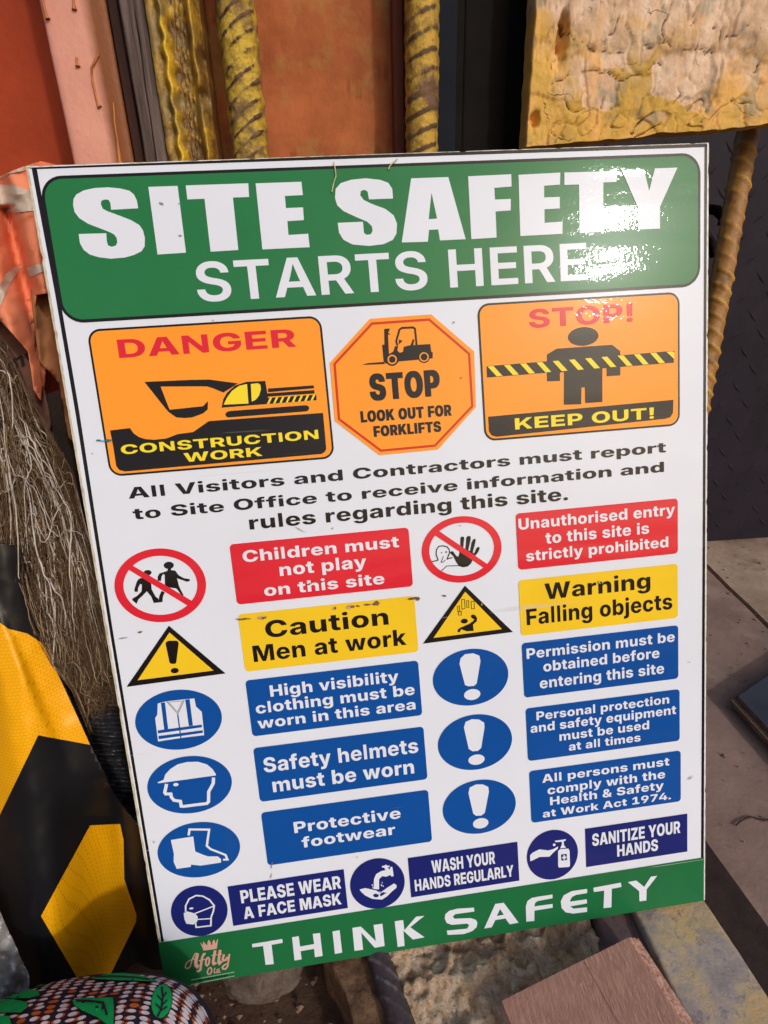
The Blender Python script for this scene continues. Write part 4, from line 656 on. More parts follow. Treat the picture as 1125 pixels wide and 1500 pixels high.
def relief_box(name, x0, x1, y, z0, z1, depth, nx, nz, fn, mats, parent=None, attr=None, bend=None, **kw):
    """box whose front (toward -Y) is a relief: fn(u, w, x, z) -> metres toward the viewer; bend shifts x"""
    vs = []; fs = []; wear = []
    for j in range(nz + 1):
        for i in range(nx + 1):
            u = i / nx; w = j / nz; x = x0 + (x1 - x0) * u; z = z0 + (z1 - z0) * w
            d = fn(u, w, x, z)
            if isinstance(d, tuple): d, a = d
            else: a = 0.0
            bx_ = bend(u, z) if bend else 0
            vs.append((x + bx_, y - d, z)); wear.append(a)
    W_ = nx + 1
    for j in range(nz):
        for i in range(nx):
            a = j * W_ + i; fs.append((a, a + 1, a + W_ + 1, a + W_))
    b = len(vs)
    ring = [i for i in range(W_)] + [j * W_ + nx for j in range(1, nz + 1)] + [nz * W_ + i for i in range(nx - 1, -1, -1)] + [j * W_ for j in range(nz - 1, 0, -1)]
    for i in ring: vs.append((vs[i][0], y + depth, vs[i][2])); wear.append(wear[i])
    n = len(ring)
    for k in range(n):
        k2 = (k + 1) % n; fs.append((ring[k2], ring[k], b + k, b + k2))
    fs.append(tuple(b + k for k in range(n))[::-1] if False else tuple(b + k for k in range(n - 1, -1, -1)))
    if parent: vs = local(parent, vs)
    me = mesh(name, vs, fs)
    at_ = me.attributes.new('wear', 'FLOAT', 'POINT'); at_.data.foreach_set('value', wear)
    o = obj(name, me, mats, parent, **kw)
    sm = [True] * (nx * nz) + [False] * (len(fs) - nx * nz); me.polygons.foreach_set('use_smooth', sm)
    return o
def bar(name, a, b, R, rib=0.0016, pitch=0.019, slant=0.55, rough=0.0006, seg=40, per=0.0022, mats=None, parent=None, seed=0, long_rib=0.0012, flip=1, **kw):
    """deformed steel bar from a to b with slanting ribs; attribute wear = height of the rib"""
    a = Vector(a); b = Vector(b); L = (b - a).length; ax = (b - a).normalized()
    e1 = Vector((1, 0, 0)); e1 = (e1 - ax * e1.dot(ax)).normalized(); e2 = ax.cross(e1)
    n = int(L / per); vs = []; fs = []; wear = []
    for i in range(n + 1):
        s = L * i / n
        for k in range(seg):
            th = 2 * math.pi * k / seg
            d = e1 * math.cos(th) + e2 * math.sin(th)
            hs = math.sin(th)                    # two rows of ribs, mirrored across the bar
            ph = s - flip * slant * R * math.cos(th) * 1.6 * (1 if hs > 0 else -1)
            w = max(0.0, math.cos(2 * math.pi * ph / pitch)) ** 2 * min(1, abs(hs) * 1.6) * max(0.25, min(1.0, 0.75 + 1.2 * noise.noise((a + ax * s) * 60 + Vector((seed, 0, 0)))))
            lr = max(0.0, 1 - abs(math.cos(th)) ** 0 * abs(hs) * 7)
            q = a + ax * s + d * R
            nz_ = fbm(q + Vector((seed, 0, 0)), 130, 5)
            vs.append(a + ax * s + d * (R + rib * w + long_rib * lr + rough * nz_ * 2)); wear.append(w * 0.8 + nz_ * 0.5)
        if i:
            for k in range(seg):
                k2 = (k + 1) % seg; o = (i - 1) * seg; fs.append((o + k, o + k2, o + seg + k2, o + seg + k))
    fs.append(tuple(range(seg))[::-1]); fs.append(tuple(n * seg + k for k in range(seg)))
    if parent: vs = local(parent, vs)
    me = mesh(name, vs, fs)
    at_ = me.attributes.new('wear', 'FLOAT', 'POINT'); at_.data.foreach_set('value', wear)
    return obj(name, me, mats, parent, smooth=True, **kw)
def chunk(name, P, ztop, thick, step, fn, mats, parent=None, slope=None, **kw):
    """a block with the given plan (world x, y), rough top fn(x, y) and sides down to ztop - thick"""
    pts, fs = cut_polygon(P, step)
    bm = bmesh.new()
    zf = lambda x, y: ztop + (slope(x, y) if slope else 0)
    vv = [bm.verts.new((x, y, zf(x, y) + fn(x, y))) for x, y in pts]
    for f in fs:
        q = [vv[i] for i in f]
        a, b, c = q[0].co, q[1].co, q[2].co
        if (b - a).cross(c - a).z < 0: q.reverse()
        bm.faces.new(q)
    edges = [e for e in bm.edges if e.is_boundary]
    levels = 5; cur = edges
    for l in range(levels):
        r = bmesh.ops.extrude_edge_only(bm, edges=cur)
        nv = [g for g in r['geom'] if isinstance(g, bmesh.types.BMVert)]; cur = [g for g in r['geom'] if isinstance(g, bmesh.types.BMEdge) and g.is_boundary]
        for v in nv:
            k = fbm(v.co + Vector((l, 0, 0)), 35, 3)
            v.co.z -= thick / levels
            v.co.x += k * 0.003 * (1 if thick > 0.03 else 0.2); v.co.y += fbm(v.co, 41, 3) * 0.003 * (1 if thick > 0.03 else 0.2)
    bmesh.ops.holes_fill(bm, edges=cur, sides=0)
    bmesh.ops.recalc_face_normals(bm, faces=bm.faces[:])
    me = bpy.data.meshes.new(name); bm.to_mesh(me); bm.free()
    if parent:
        me.transform(Matrix.Translation(-parent.location))
    return obj(name, me, mats, parent, **kw)
def box_mesh(name, x0, x1, y0, y1, z0, z1, bev=0.001):
    bm = bmesh.new(); bmesh.ops.create_cube(bm, size=1)
    for v in bm.verts: v.co = Vector((x0 + (x1 - x0) * (v.co.x + .5), y0 + (y1 - y0) * (v.co.y + .5), z0 + (z1 - z0) * (v.co.z + .5)))
    if bev: bmesh.ops.bevel(bm, geom=bm.edges[:], offset=bev, segments=2, affect='EDGES', profile=0.6)
    me = bpy.data.meshes.new(name); bm.to_mesh(me); bm.free(); return me
def gauss(x, s): return math.exp(-(x / s) ** 2)

def wear_mat(name, lo, hi, p0=0.2, p1=0.5, nscale=90, c3=None, rough=0.75, bd=0.0006, metal=0.0, spec=0.4, r3=(0.5, 0.62), s3=35):
    t = NT(name)
    at_ = t.n('ShaderNodeAttribute', attribute_name='wear').outputs['Fac']
    f = t.math('ADD', at_, t.math('MULTIPLY', t.math('SUBTRACT', t.noise(nscale, 6, 0.7), 0.5), 1.1))
    col = t.ramp(f, [(p0, lo), (p1, hi)])
    if c3: col = t.mix(t.ramp(t.noise(s3, 5, 0.65), [(r3[0], (0, 0, 0)), (r3[1], (1, 1, 1))]), col, c3)
    t.set(Base_Color=col, Roughness=rough, Metallic=metal, Specular_IOR_Level=spec)
    t.bump(t.noise(260, 6, 0.7), bd)
    return t.m

# ------------------------------------------------------------------ ground
m_ground = surf('dark_earth', srgb(66, 48, 42), srgb(92, 72, 62), 6, 0.95, 60, 0.004, spec=0.15)
me = bpy.data.meshes.new('ground')
gv = []; gf = []; N_ = 60
for j in range(N_ + 1):
    for i in range(N_ + 1):
        x = -3 + 7 * i / N_; y = -2.5 + 6 * j / N_
        gv.append((x, y, fbm((x, y, 0), 3, 4) * 0.006 - 0.012))
for j in range(N_):
    for i in range(N_):
        a = j * (N_ + 1) + i; gf.append((a, a + 1, a + N_ + 2, a + N_ + 1))
obj('ground', mesh('ground', gv, gf), m_ground, kind='structure', smooth=True)
m_pave = surf('worn_paving', srgb(156, 130, 120), srgb(128, 106, 98), 5, 0.85, 90, 0.0012, c3=srgb(180, 158, 148), s3=3.5, r3=(0.52, 0.72), spec=0.25)
m_pave2 = surf('pale_paving', srgb(188, 166, 148), srgb(142, 118, 102), 3.5, 0.85, 90, 0.0012, c3=srgb(110, 86, 74), s3=4.5, r3=(0.55, 0.7), spec=0.25)
pav = empty('paving', (0.8, 0.4, 0), None, None); pav['kind'] = 'structure'
def pslab(P, z, m):
    chunk('paving_slab', P, z, 0.03, 0.03, lambda x, y: fbm((x, y, 2), 9, 4) * 0.003, m, pav)
def xy(p): return (p.x, p.y)
s0, s1 = on_z(1030, 826, 0.0), on_z(1128, 922, 0.0); dv = (s1 - s0)
lineA = s0 - dv * 1.2; lineB = s1 + dv * 3
pslab([(0.33, -0.9), (lineB.x - .01, -0.9), (lineB.x - .01, lineB.y), (s1.x - .008, s1.y), (s0.x - .008, s0.y), (lineA.x - .008, lineA.y), (0.33, 1.5)], 0.004, m_pave)
pslab([(lineB.x + .004, -0.9), (2.6, -0.9), (2.6, 1.5), (lineA.x + .006, lineA.y), (s0.x + .006, s0.y), (s1.x + .006, s1.y), (lineB.x + .004, lineB.y)], 0.004, m_pave2)
# thin crack and the wire lying on the slabs
m_dark = surf('dark_crevice', (0.012, 0.009, 0.008, 1), None, 20, 0.95, 60, 0)
m_wire = surf('rusty_wire', srgb(60, 44, 40), srgb(40, 30, 28), 80, 0.6, 200, 0.0003, metal=0.4)
pth = [on_z(x, y, 0.0075) for x, y in [(1078, 1209), (1083, 1204), (1090, 1200), (1097, 1197), (1104, 1197), (1111, 1200), (1118, 1202), (1126, 1201), (1134, 1203), (1150, 1200)]]
V, Q = tube(pth, 0.0011, 6)
obj('wire', mesh('wire', V, Q), m_wire, label='thin curled dark wire lying on the brown paving right of the board', cat='wire', smooth=True)
pth = [on_z(x, y, 0.0055) for x, y in [(1030, 918), (1040, 926), (1052, 936), (1066, 946), (1078, 957), (1090, 968)]]
V, Q = tube(pth, [0.0008, 0.0014, 0.0012, 0.0015, 0.001, 0.0004], 4)
obj('crack', mesh('crack', V, Q), m_dark, pav)

# ------------------------------------------------------------------ wall, post and strips behind the board
YW = 0.285
def wx(px, Y=YW, py=0): return on_y(px, py, Y).x
m_wall = surf('rust_orange_plaster', srgb(186, 108, 66), srgb(148, 82, 50), 15, 0.85, 70, 0.0016, c3=srgb(166, 126, 74), s3=18, r3=(0.50, 0.66), spec=0.2, stretch=(1, 1, 1))
m_wallL = surf('deep_orange_paint', srgb(178, 70, 32), srgb(148, 52, 24), 4, 0.7, 50, 0.0012, spec=0.3)
wall = empty('wall', (0, YW, 0), None, None); wall['kind'] = 'structure'
def wfn(u, w, x, z):
    h = fbm((x, 0, z), 22, 5) * 0.0035
    c = abs(fbm((x * 1.3 + 5, 1, z), 14, 3))
    return h - 0.005 * gauss(c, 0.006) * (1 if noise.noise(Vector((x * 8, 3, z * 8))) > 0 else 0)
relief_box('plaster_panel', wx(186), wx(592), YW, 0.0, 1.5, 0.10, 150, 260, wfn, m_wall, wall)
relief_box('plaster_panel', -1.6, wx(186) - 0.002, YW + 0.05, 0.0, 1.5, 0.05, 60, 80, lambda u, w, x, z: fbm((x, 0, z), 8, 3) * 0.004, m_wallL, wall)
# pink post
t = NT('pink_paint_with_drips')
v = t.mapping(scale=(60, 1, 2.2))
drip = t.ramp(t.noise(1.0, 3, 0.6, v, 0.3), [(0.66, (0, 0, 0)), (0.70, (1, 1, 1))])
edge = t.n('ShaderNodeSeparateXYZ'); t.l(t.tc, edge.inputs[0])
stain = t.ramp(t.math('ADD', t.math('MULTIPLY', edge.outputs[0], 32.0), t.math('MULTIPLY', t.noise(14, 4, 0.6, t.mapping(scale=(1, 1, 0.35))), 0.5)), [(0.46, (0, 0, 0)), (0.74, (1, 1, 1))])
base = t.mix(t.ramp(t.noise(16, 4, 0.6), [(0.35, (0, 0, 0)), (0.7, (1, 1, 1))]), srgb(226, 160, 142), srgb(208, 142, 126))
col = t.mix(t.math('MULTIPLY', drip, 0.75), base, srgb(190, 120, 50))
col = t.mix(stain, col, srgb(134, 76, 38))
t.set(Base_Color=col, Roughness=0.6); t.bump(t.noise(120, 5, 0.6), 0.0008)
Yp = 0.255
pp = empty('painted_post', ((wx(57, Yp) + wx(152, Yp)) / 2, Yp, 0), 'salmon pink painted post with yellow drips, left of the grey timber', 'post')
relief_box('post_body', wx(57, Yp), wx(154, Yp), Yp, 0, 1.5, 0.075, 24, 120, lambda u, w, x, z: fbm((x, 0, z), 25, 4) * 0.0012 - 0.0015 * (gauss(u, .04) + gauss(1 - u, .04)), t.m, pp)
m_dry = surf('dried_paint_run', srgb(196, 122, 62), srgb(170, 96, 44), 90, 0.4, 200, 0.0003)
for pts in ([(144, 80), (138, 92), (134, 100), (135, 116), (139, 134), (143, 152), (146, 157)], [(60, -20), (63, 4), (67, 20), (70, 28)], [(107, -10), (108, 6), (109, 14)], [(112, 84), (113, 92), (114, 97)], [(166, 150), (168, 180), (172, 205), (176, 240)]):
    V, Q = tube([on_y(x, y, Yp - 0.0012) for x, y in pts], [0.0010] * (len(pts) - 1) + [0.0022], 8)
    obj('paint_run', mesh('paint_run', local(pp, V), Q), m_dry, pp, smooth=True)
# grey timber
Yt = 0.240
m_timber = surf('weathered_grey_timber', srgb(116, 100, 96), srgb(62, 50, 48), 70, 0.9, 160, 0.0012, stretch=(3, 1, 0.12), c3=srgb(50, 36, 34), s3=46, r3=(0.56, 0.68))
m_tshade = surf('painted_gap_shade', srgb(66, 36, 30), srgb(40, 24, 22), 40, 0.9, 120, 0.0012, stretch=(2, 1, 0.15))
def tfn(u, w, x, z):
    s = fbm((x * 9, 0, z * 0.7), 22, 4) * 0.0022
    split = 0.012 * gauss(u - 0.52 - 0.06 * math.sin(z * 21) - 0.03 * fbm((0, 0, z), 30, 3), 0.022) * (1 if z < 0.95 else max(0, 1 - (z - 0.95) / 0.03))
    return s - split - 0.004 * (gauss(u, .06) + gauss(1 - u, .06))
tb = empty('timber_batten', (wx(190, Yt), Yt, 0), 'weathered grey split timber batten standing between the pink post and the yellow channel', 'batten')
relief_box('timber_face', wx(171, Yt), wx(209, Yt), Yt, 0, 1.5, 0.05, 60, 420, tfn, m_timber, tb, bend=lambda u, z: fbm((0, u > .5, z), 14, 3) * 0.0016)
relief_box('gap_shade_strip', wx(156, Yt + .01), wx(170.5, Yt + .01), Yt + 0.012, 0, 1.5, 0.03, 10, 120, lambda u, w, x, z: fbm((x * 4, 0, z), 30, 3) * 0.002, m_tshade, tb)  # dark strip: shade in the gap beside the post, put in as colour
# yellow steel channel with hammered edge
Yc = 0.243
m_yel = wear_mat('yellow_painted_steel', srgb(104, 74, 34), srgb(220, 176, 46), 0.15, 0.75, 180, c3=srgb(136, 112, 62), rough=0.42, metal=0.15, bd=0.0008, spec=0.5, r3=(0.52, 0.66), s3=40)
def cfn(u, w, x, z):
    wav = 0.022 * math.sin(z * 370 + 2 * noise.noise(Vector((0, 0, z * 40)))) + 0.05 * fbm((0, 3, z), 50, 3)
    r1 = gauss(u - 0.30 - wav, 0.085)
    r0 = gauss(u - 0.06, 0.13) * 0.5
    rib = gauss(u - 0.84 - 0.02 * fbm((1, 0, z), 20, 3), 0.10)
    p = 0.0155; fz = (z / p) % 1.0; tri = abs(fz - 0.5) * 2
    zig = gauss(u - (0.42 + 0.26 * tri), 0.022) * (1 if 0.38 < u < 0.74 else 0)
    n = fbm((x, 0, z), 60, 4)
    h = 0.010 * r1 + 0.008 * r0 + 0.011 * rib + 0.0028 * zig + n * 0.0022
    holes = sum(gauss(math.hypot((x - hx) / 0.0035, (z - hz) / 0.005), 1.0) for hx, hz in HL)
    return h - 0.010 * holes, max(-0.4, min(1, 0.15 + 0.85 * r1 + 0.2 * r0 + 0.28 * rib + 0.2 * zig - 1.2 * holes + n * 0.5))
HL = [(on_y(297, 87, Yc).x, on_y(297, 87, Yc).z), (on_y(300, 143, Yc).x, on_y(300, 143, Yc).z)]
ch = empty('steel_channel', (wx(250, Yc), Yc, 0), 'rough yellow painted steel channel with a wavy edge, right of the grey timber', 'steel channel')
relief_box('channel_face', wx(212, Yc), wx(291, Yc), Yc, 0, 1.5, 0.03, 96, 620, cfn, m_yel, ch, bend=lambda u, z: (0.0018 * fbm((0, u > .5, z), 45, 3)))
# two standing bars
m_bar = wear_mat('yellow_over_rusty_bar', srgb(206, 172, 62), srgb(74, 50, 46), 0.16, 0.46, 260, c3=srgb(124, 96, 62), rough=0.42, metal=0.25, bd=0.0018, spec=0.45, r3=(0.44, 0.62), s3=60)
Yb = 0.238
p = on_y(344, 0, Yb)
bar('steel_bar', (p.x, Yb, -0.005), (p.x, Yb, 1.5), 0.0150, rib=0.0013, pitch=0.0118, slant=0.46, flip=-1, per=0.0010, rough=0.0013, seg=64, mats=m_bar, seed=1, label='yellow painted ribbed steel bar standing before the orange plaster, left of the board centre', cat='steel bar', group='ribbed steel bars behind the board')
m_bar2 = wear_mat('lumpy_painted_bar', srgb(196, 158, 66), srgb(92, 70, 48), 0.0, 0.4, 260, c3=srgb(110, 82, 62), rough=0.5, metal=0.2, bd=0.0014, spec=0.3, r3=(0.48, 0.62), s3=26)
p = on_y(618, 0, Yb)
bar('steel_bar', (p.x, Yb, -0.005), (p.x, Yb, 1.5), 0.0138, rib=0.0005, pitch=0.014, slant=0.25, flip=-1, per=0.0014, rough=0.0013, mats=m_bar2, seed=5, label='crusty brown and yellow steel bar standing beside the dark doorway', cat='steel bar', group='ribbed steel bars behind the board')
# brown strip coloured as the shadow beside the bar, navy and black steel frame
m_brown_shade = surf('painted_rust_shade', srgb(106, 50, 30), srgb(84, 40, 26), 12, 0.75, 90, 0.001, stretch=(1, 1, 0.4))
Yj = 0.262
relief_box('brown_shade_strip', wx(575, Yj), wx(602, Yj), Yj, 0, 1.5, 0.05, 14, 200, lambda u, w, x, z: fbm((x, 0, z), 30, 4) * 0.0015 - 0.006 * gauss(u - 0.62 - 0.05 * fbm((0, 0, z), 25, 3), 0.05), m_brown_shade, label='rust brown strip coloured as shadow between the orange plaster and the crusty bar', cat='shade strip')
m_navy = surf('navy_black_paint', (0.007, 0.010, 0.018, 1), (0.010, 0.013, 0.022, 1), 20, 0.6, 200, 0.0002, spec=0.08)
m_blk = surf('black_paint', (0.006, 0.0045, 0.0045, 1), (0.010, 0.008, 0.008, 1), 20, 0.7, 200, 0.0003, spec=0.08)
Yf = 0.30
fr = empty('dark_doorway', (wx(700, Yf), Yf, 0), 'dark navy and black steel door frame left of the peeling yellow block', 'door frame')
o = obj('frame_strip', box_mesh('frame_strip', wx(596, Yf), wx(667, Yf), Yf - 0.012, Yf + 0.05, 0, 1.5), m_navy, fr); o.data.transform(Matrix.Translation(-fr.location))
o = obj('frame_strip', box_mesh('frame_strip', wx(667.5, Yf), wx(680, Yf), Yf - 0.004, Yf + 0.05, 0, 1.5, 0.0005), m_blk, fr); o.data.transform(Matrix.Translation(-fr.location))
o = obj('frame_panel', box_mesh('frame_panel', wx(681.5, Yf), wx(748, Yf), Yf, Yf + 0.05, 0, 1.5, 0.002), m_blk, fr); o.data.transform(Matrix.Translation(-fr.location))
o = obj('frame_panel', box_mesh('frame_panel', wx(749, Yf), wx(800, Yf), Yf + 0.012, Yf + 0.06, 0, 1.5, 0.001), m_blk, fr); o.data.transform(Matrix.Translation(-fr.location))

# ------------------------------------------------------------------ peeling yellow block, top right
Ys = 0.250
t = NT('peeling_yellow_paint')
at_ = t.n('ShaderNodeAttribute', attribute_name='wear').outputs['Fac']
n_f = t.noise(70, 6, 0.7)
grey = t.ramp(t.noise(22, 6, 0.65), [(0.3, srgb(150, 124, 100)), (0.45, srgb(210, 174, 142)), (0.58, srgb(236, 206, 182)), (0.75, srgb(146, 132, 116))])
yel = t.ramp(t.noise(16, 5, 0.65, t.mapping(scale=(1, 1, 0.5))), [(0.3, srgb(160, 130, 52)), (0.48, srgb(214, 168, 68)), (0.62, srgb(236, 182, 98)), (0.8, srgb(160, 142, 84))])
col = t.mix(t.ramp(t.math('ADD', at_, t.math('MULTIPLY', t.math('SUBTRACT', n_f, 0.5), 0.5)), [(0.36, (0, 0, 0)), (0.74, (0.95, 0.95, 0.95))]), grey, yel)
col = t.mix(t.ramp(n_f, [(0.66, (0, 0, 0)), (0.72, (1, 1, 1))]), col, srgb(112, 100, 82))
wv_ = t.n('ShaderNodeVectorMath', operation='ADD'); nz_ = t.n('ShaderNodeTexNoise'); nz_.inputs['Scale'].default_value = 45; nz_.inputs['Detail'].default_value = 4
sc_v = t.n('ShaderNodeVectorMath', operation='SCALE'); sc_v.inputs['Scale'].default_value = 0.03; t.l(t.tc, nz_.inputs['Vector']); t.l(nz_.outputs['Color'], sc_v.inputs[0]); t.l(t.tc, wv_.inputs[0]); t.l(sc_v.outputs[0], wv_.inputs[1])
cr = t.ramp(t.vor(26, wv_.outputs[0], 'DISTANCE_TO_EDGE', 'Distance', 1.0), [(0.0, (1, 1, 1)), (0.012, (0, 0, 0))])
cr = t.mix(1.0, cr, t.ramp(t.noise(24, 3, 0.5), [(0.53, (0, 0, 0)), (0.62, (0.8, 0.8, 0.8))]), 'MULTIPLY')
dr_ = t.ramp(t.noise(1.0, 4, 0.65, t.mapping(scale=(34, 1, 15))), [(0.54, (0, 0, 0)), (0.62, (0.6, 0.6, 0.6))])
col = t.mix(dr_, col, srgb(236, 176, 104))
dr2 = t.ramp(t.noise(1.0, 3, 0.6, t.mapping(scale=(30, 1, 24), loc=(3, 0, 5))), [(0.56, (0, 0, 0)), (0.66, (0.7, 0.7, 0.7))])
col = t.mix(dr2, col, srgb(150, 144, 126))
col = t.mix(cr, col, srgb(96, 70, 50))
ca_ = t.n('ShaderNodeAttribute', attribute_name='crack').outputs['Fac']
col = t.mix(t.ramp(ca_, [(0.35, (0, 0, 0)), (0.85, (0.85, 0.85, 0.85))]), col, srgb(84, 58, 40))
t.set(Base_Color=col, Roughness=0.7, Specular_IOR_Level=0.4)
bb_ = t.bump(t.noise(190, 8, 0.7), 0.0013, to=None); t.bump(t.math('SUBTRACT', 1.0, cr), 0.0014, normal=bb_)
m_peel = t.m
A0 = on_y(770, 216, Ys); A1 = on_y(1118, 183, Ys)
sx0, sx1 = A0.x, 0.50
PIT = [(on_y(x, y, Ys), rx, rz, dp) for x, y, rx, rz, dp in [(824, 48, 0.0045, 0.013, 0.016), (818, 78, 0.006, 0.010, 0.006), (783, 175, 0.0045, 0.006, 0.010), (963, 150, 0.010, 0.006, 0.003), (1035, 145, 0.012, 0.007, 0.003)]]
def bp(s):
    return [on_y(760 + float(a.split(',')[0]) / 3.082, float(a.split(',')[1]) / 3.082, Ys) for a in s.split()]
CRACKS = [bp(s) for s in ('205,105 230,180 290,200 345,232 475,228', '490,205 550,195 590,220 650,190 690,212 880,235', '690,10 660,90 640,140 665,190 690,212', '275,318 330,315 400,330 460,352 560,335 600,295 640,290', '205,440 215,475 235,505 300,490',
    '510,595 560,545 610,500', '520,612 580,590 640,560', '770,500 790,465 830,455 850,500', '440,90 430,140 400,170', '800,60 790,110 740,120', '930,180 990,150 1030,110', '150,590 190,640', '1050,330 1080,300 1110,290', '150,380 200,350 240,340', '700,470 730,440 720,400', '880,130 905,160 900,200', '960,450 1000,470 1060,455', '375,440 380,480')]
LOSS = [bp(s) for s in ('275,318 400,330 460,352 450,400 440,470 400,500 290,480', '640,250 700,230 880,245 890,330 860,440 760,470 690,455 600,420 600,300', '510,600 600,500 680,520 660,570 560,630', '360,240 470,240 480,300 370,310', '760,500 790,460 860,430 870,470 840,520', '150,560 205,560 200,640 160,600')]
def crack_at(x, z):
    d_ = 9; 
    for P_ in CRACKS:
        for a, b_ in zip(P_, P_[1:]):
            dx, dz = b_.x - a.x, b_.z - a.z; t_ = max(0, min(1, ((x - a.x) * dx + (z - a.z) * dz) / (dx * dx + dz * dz)))
            d_ = min(d_, math.hypot(x - a.x - dx * t_, z - a.z - dz * t_))
    return d_
LOSS2 = [[(p_.x, p_.z) for p_ in P_] for P_ in LOSS]
def zb(x):        # ragged lower edge, rising to the right
    return A0.z + (A1.z - A0.z) * (x - A0.x) / (A1.x - A0.x) + 0.0016 * noise.noise(Vector((x * 60, 0, 0))) + 0.003 * max(0, noise.noise(Vector((x * 22, 4, 0))))
def slab_fn(u, w, x, z):
    warp = Vector((fbm((x, 3, z), 18, 3), 0, fbm((x, 9, z), 18, 3))) * 0.02
    q = Vector((x, 0, z)) + warp
    flake = noise.noise(q * 30) + 0.6 * noise.noise(q * 64)
    plate = 1 if flake > 0.02 else 0
    edge_ = gauss(flake - 0.02, 0.05)
    h = 0.0011 * plate + 0.0008 * max(-1, min(1, 6 * fbm((x, 5, z), 34, 4))) + fbm((x, 0, z), 90, 4) * 0.0011 + fbm((x, 0, z), 9, 2) * 0.002 - 0.002 * gauss(flake - 0.02, 0.03)
    c1 = z - (on_y(950, 70, Ys).z + 0.005 * noise.noise(Vector((x * 34, 2, 0))) + 0.002 * noise.noise(Vector((x * 160, 2, 0))))
    h += 0.0022 * (1 / (1 + math.exp(max(-30, min(30, -c1 / 0.0008)))))
    for pc, rx, rz, dp in PIT:
        r = math.hypot((x - pc.x) / rx, (z - pc.z) / rz) * (1 + 0.25 * noise.noise(Vector((x * 300, 0, z * 300))))
        h -= dp / (1 + math.exp(min(30, (r - 1) * 9)))
    xw = x + 0.0035 * noise.noise(q * 120); zw = z + 0.0035 * noise.noise(q * 120 + Vector((9, 0, 0)))
    ck = gauss(crack_at(xw, zw), 0.0009) * (0.5 + 0.8 * abs(noise.noise(Vector((x * 90, 3, z * 90)))) + 0.3)
    ls = any(inside((xw, zw), P_) for P_ in LOSS2)
    h += -0.0024 * ck - (0.0016 if ls else 0)
    zr = (z - A0.z) / 0.10
    wv = 1.16 - zr * 0.80 + 0.30 * gauss((x - A0.x) / 0.025, 1) + 0.30 * noise.noise(q * 26) + 0.15 * noise.noise(q * 70) - 0.12 * (1 - plate) * (zr > 0.25)
    if zr < 0.22: wv += 0.2
    if zr > 1.02 - 0.0: wv -= 0.1
    if ls: wv -= 0.45
    return h, wv, ck
sb = empty('peeling_block', (0.25, Ys, 0.9), 'heavy block with peeling yellow paint and a dark hole, above the board top right corner', 'block')
nx, nz = 330, 190; vs = []; fs = []; wr = []; ckv = []
for j in range(nz + 1):
    for i in range(nx + 1):
        x = sx0 + (sx1 - sx0) * (i / nx) ** 1.15; zl = zb(x); z = zl + (1.5 - zl) * (j / nz) ** 2.4
        xl = 0.0
        if i == 0 or i < 6: xl = 0.004 * (z - A0.z) / 0.1 * 0 + 0.0012 * noise.noise(Vector((0, 7, z * 80)))
        h, a, ck_ = slab_fn(i / nx, j / nz, x, z); ckv.append(ck_)
        r_ = min(1, min(i, j) / 2.5)
        vs.append((x + xl, Ys - h + 0.004 * (1 - r_) ** 2, z)); wr.append(a)
for j in range(nz):
    for i in range(nx):
        a = j * (nx + 1) + i; fs.append((a, a + 1, a + nx + 2, a + nx + 1))
b = len(vs); ring = list(range(nx + 1)) + [j * (nx + 1) + nx for j in range(1, nz + 1)] + [nz * (nx + 1) + i for i in range(nx - 1, -1, -1)] + [j * (nx + 1) for j in range(nz - 1, 0, -1)]
for i in ring: vs.append((vs[i][0], Ys + 0.022, vs[i][2])); wr.append(wr[i]); ckv.append(0.0)
n = len(ring)
for k in range(n): k2 = (k + 1) % n; fs.append((ring[k2], ring[k], b + k, b + k2))
fs.append(tuple(b + k for k in range(n - 1, -1, -1)))
me = mesh('block_body', local(sb, vs), fs); me.attributes.new('wear', 'FLOAT', 'POINT').data.foreach_set('value', wr)
me.attributes.new('crack', 'FLOAT', 'POINT').data.foreach_set('value', ckv)
obj('block_body', me, m_peel, sb); me.polygons.foreach_set('use_smooth', [True] * (nx * nz) + [False] * (n + 1))

# ------------------------------------------------------------------ leaning ribbed bar on the right, tread plate and post behind
m_bar3 = wear_mat('brown_yellow_bar', srgb(150, 104, 44), srgb(186, 140, 62), 0.1, 0.7, 60, c3=srgb(88, 56, 40), rough=0.5, bd=0.0007, spec=0.5, r3=(0.55, 0.68), s3=30)
q0, q1 = on_y(1098, 180, 0.33), on_y(1030, 560, 0.27); dirq = (q1 - q0)
q_up = q0 - dirq * 0.25; q_dn = q1 + dirq * ((0.0 - q1.z) / dirq.z)
bar('steel_bar', q_dn, q_up, 0.0118, rib=0.0022, pitch=0.0165, slant=0.35, mats=m_bar3, seed=9, flip=1, label='brown yellow ribbed steel bar leaning right of the board, under the peeling block', cat='steel bar', group='ribbed steel bars behind the board')
V, Q = tube([on_y(x, y, 0.34) for x, y in [(1020, 312), (1034, 306), (1050, 308), (1060, 318), (1058, 330)]], 0.006, 8)
obj('bracket', mesh('bracket', V, Q), m_blk, label='short bent black bracket stub beside the leaning bar at the board edge', cat='bracket', smooth=True)
V, Q = tube([on_y(x, y, 0.34) for x, y in [(1020, 352), (1034, 350), (1044, 360), (1046, 376)]], 0.005, 8)
obj('bracket', mesh('bracket', V, Q), m_blk, label='lower rusty bracket stub beside the leaning bar at the board edge', cat='bracket', smooth=True)
m_plate = surf('dark_purple_steel', srgb(40, 33, 46), srgb(28, 24, 34), 6, 0.6, 120, 0.0006, metal=0.0, spec=0.15)
Yd = 1.08
tp = empty('tread_plate', (1.0, Yd, 0), 'dark purple steel tread plate standing on the paving far right', 'steel plate')
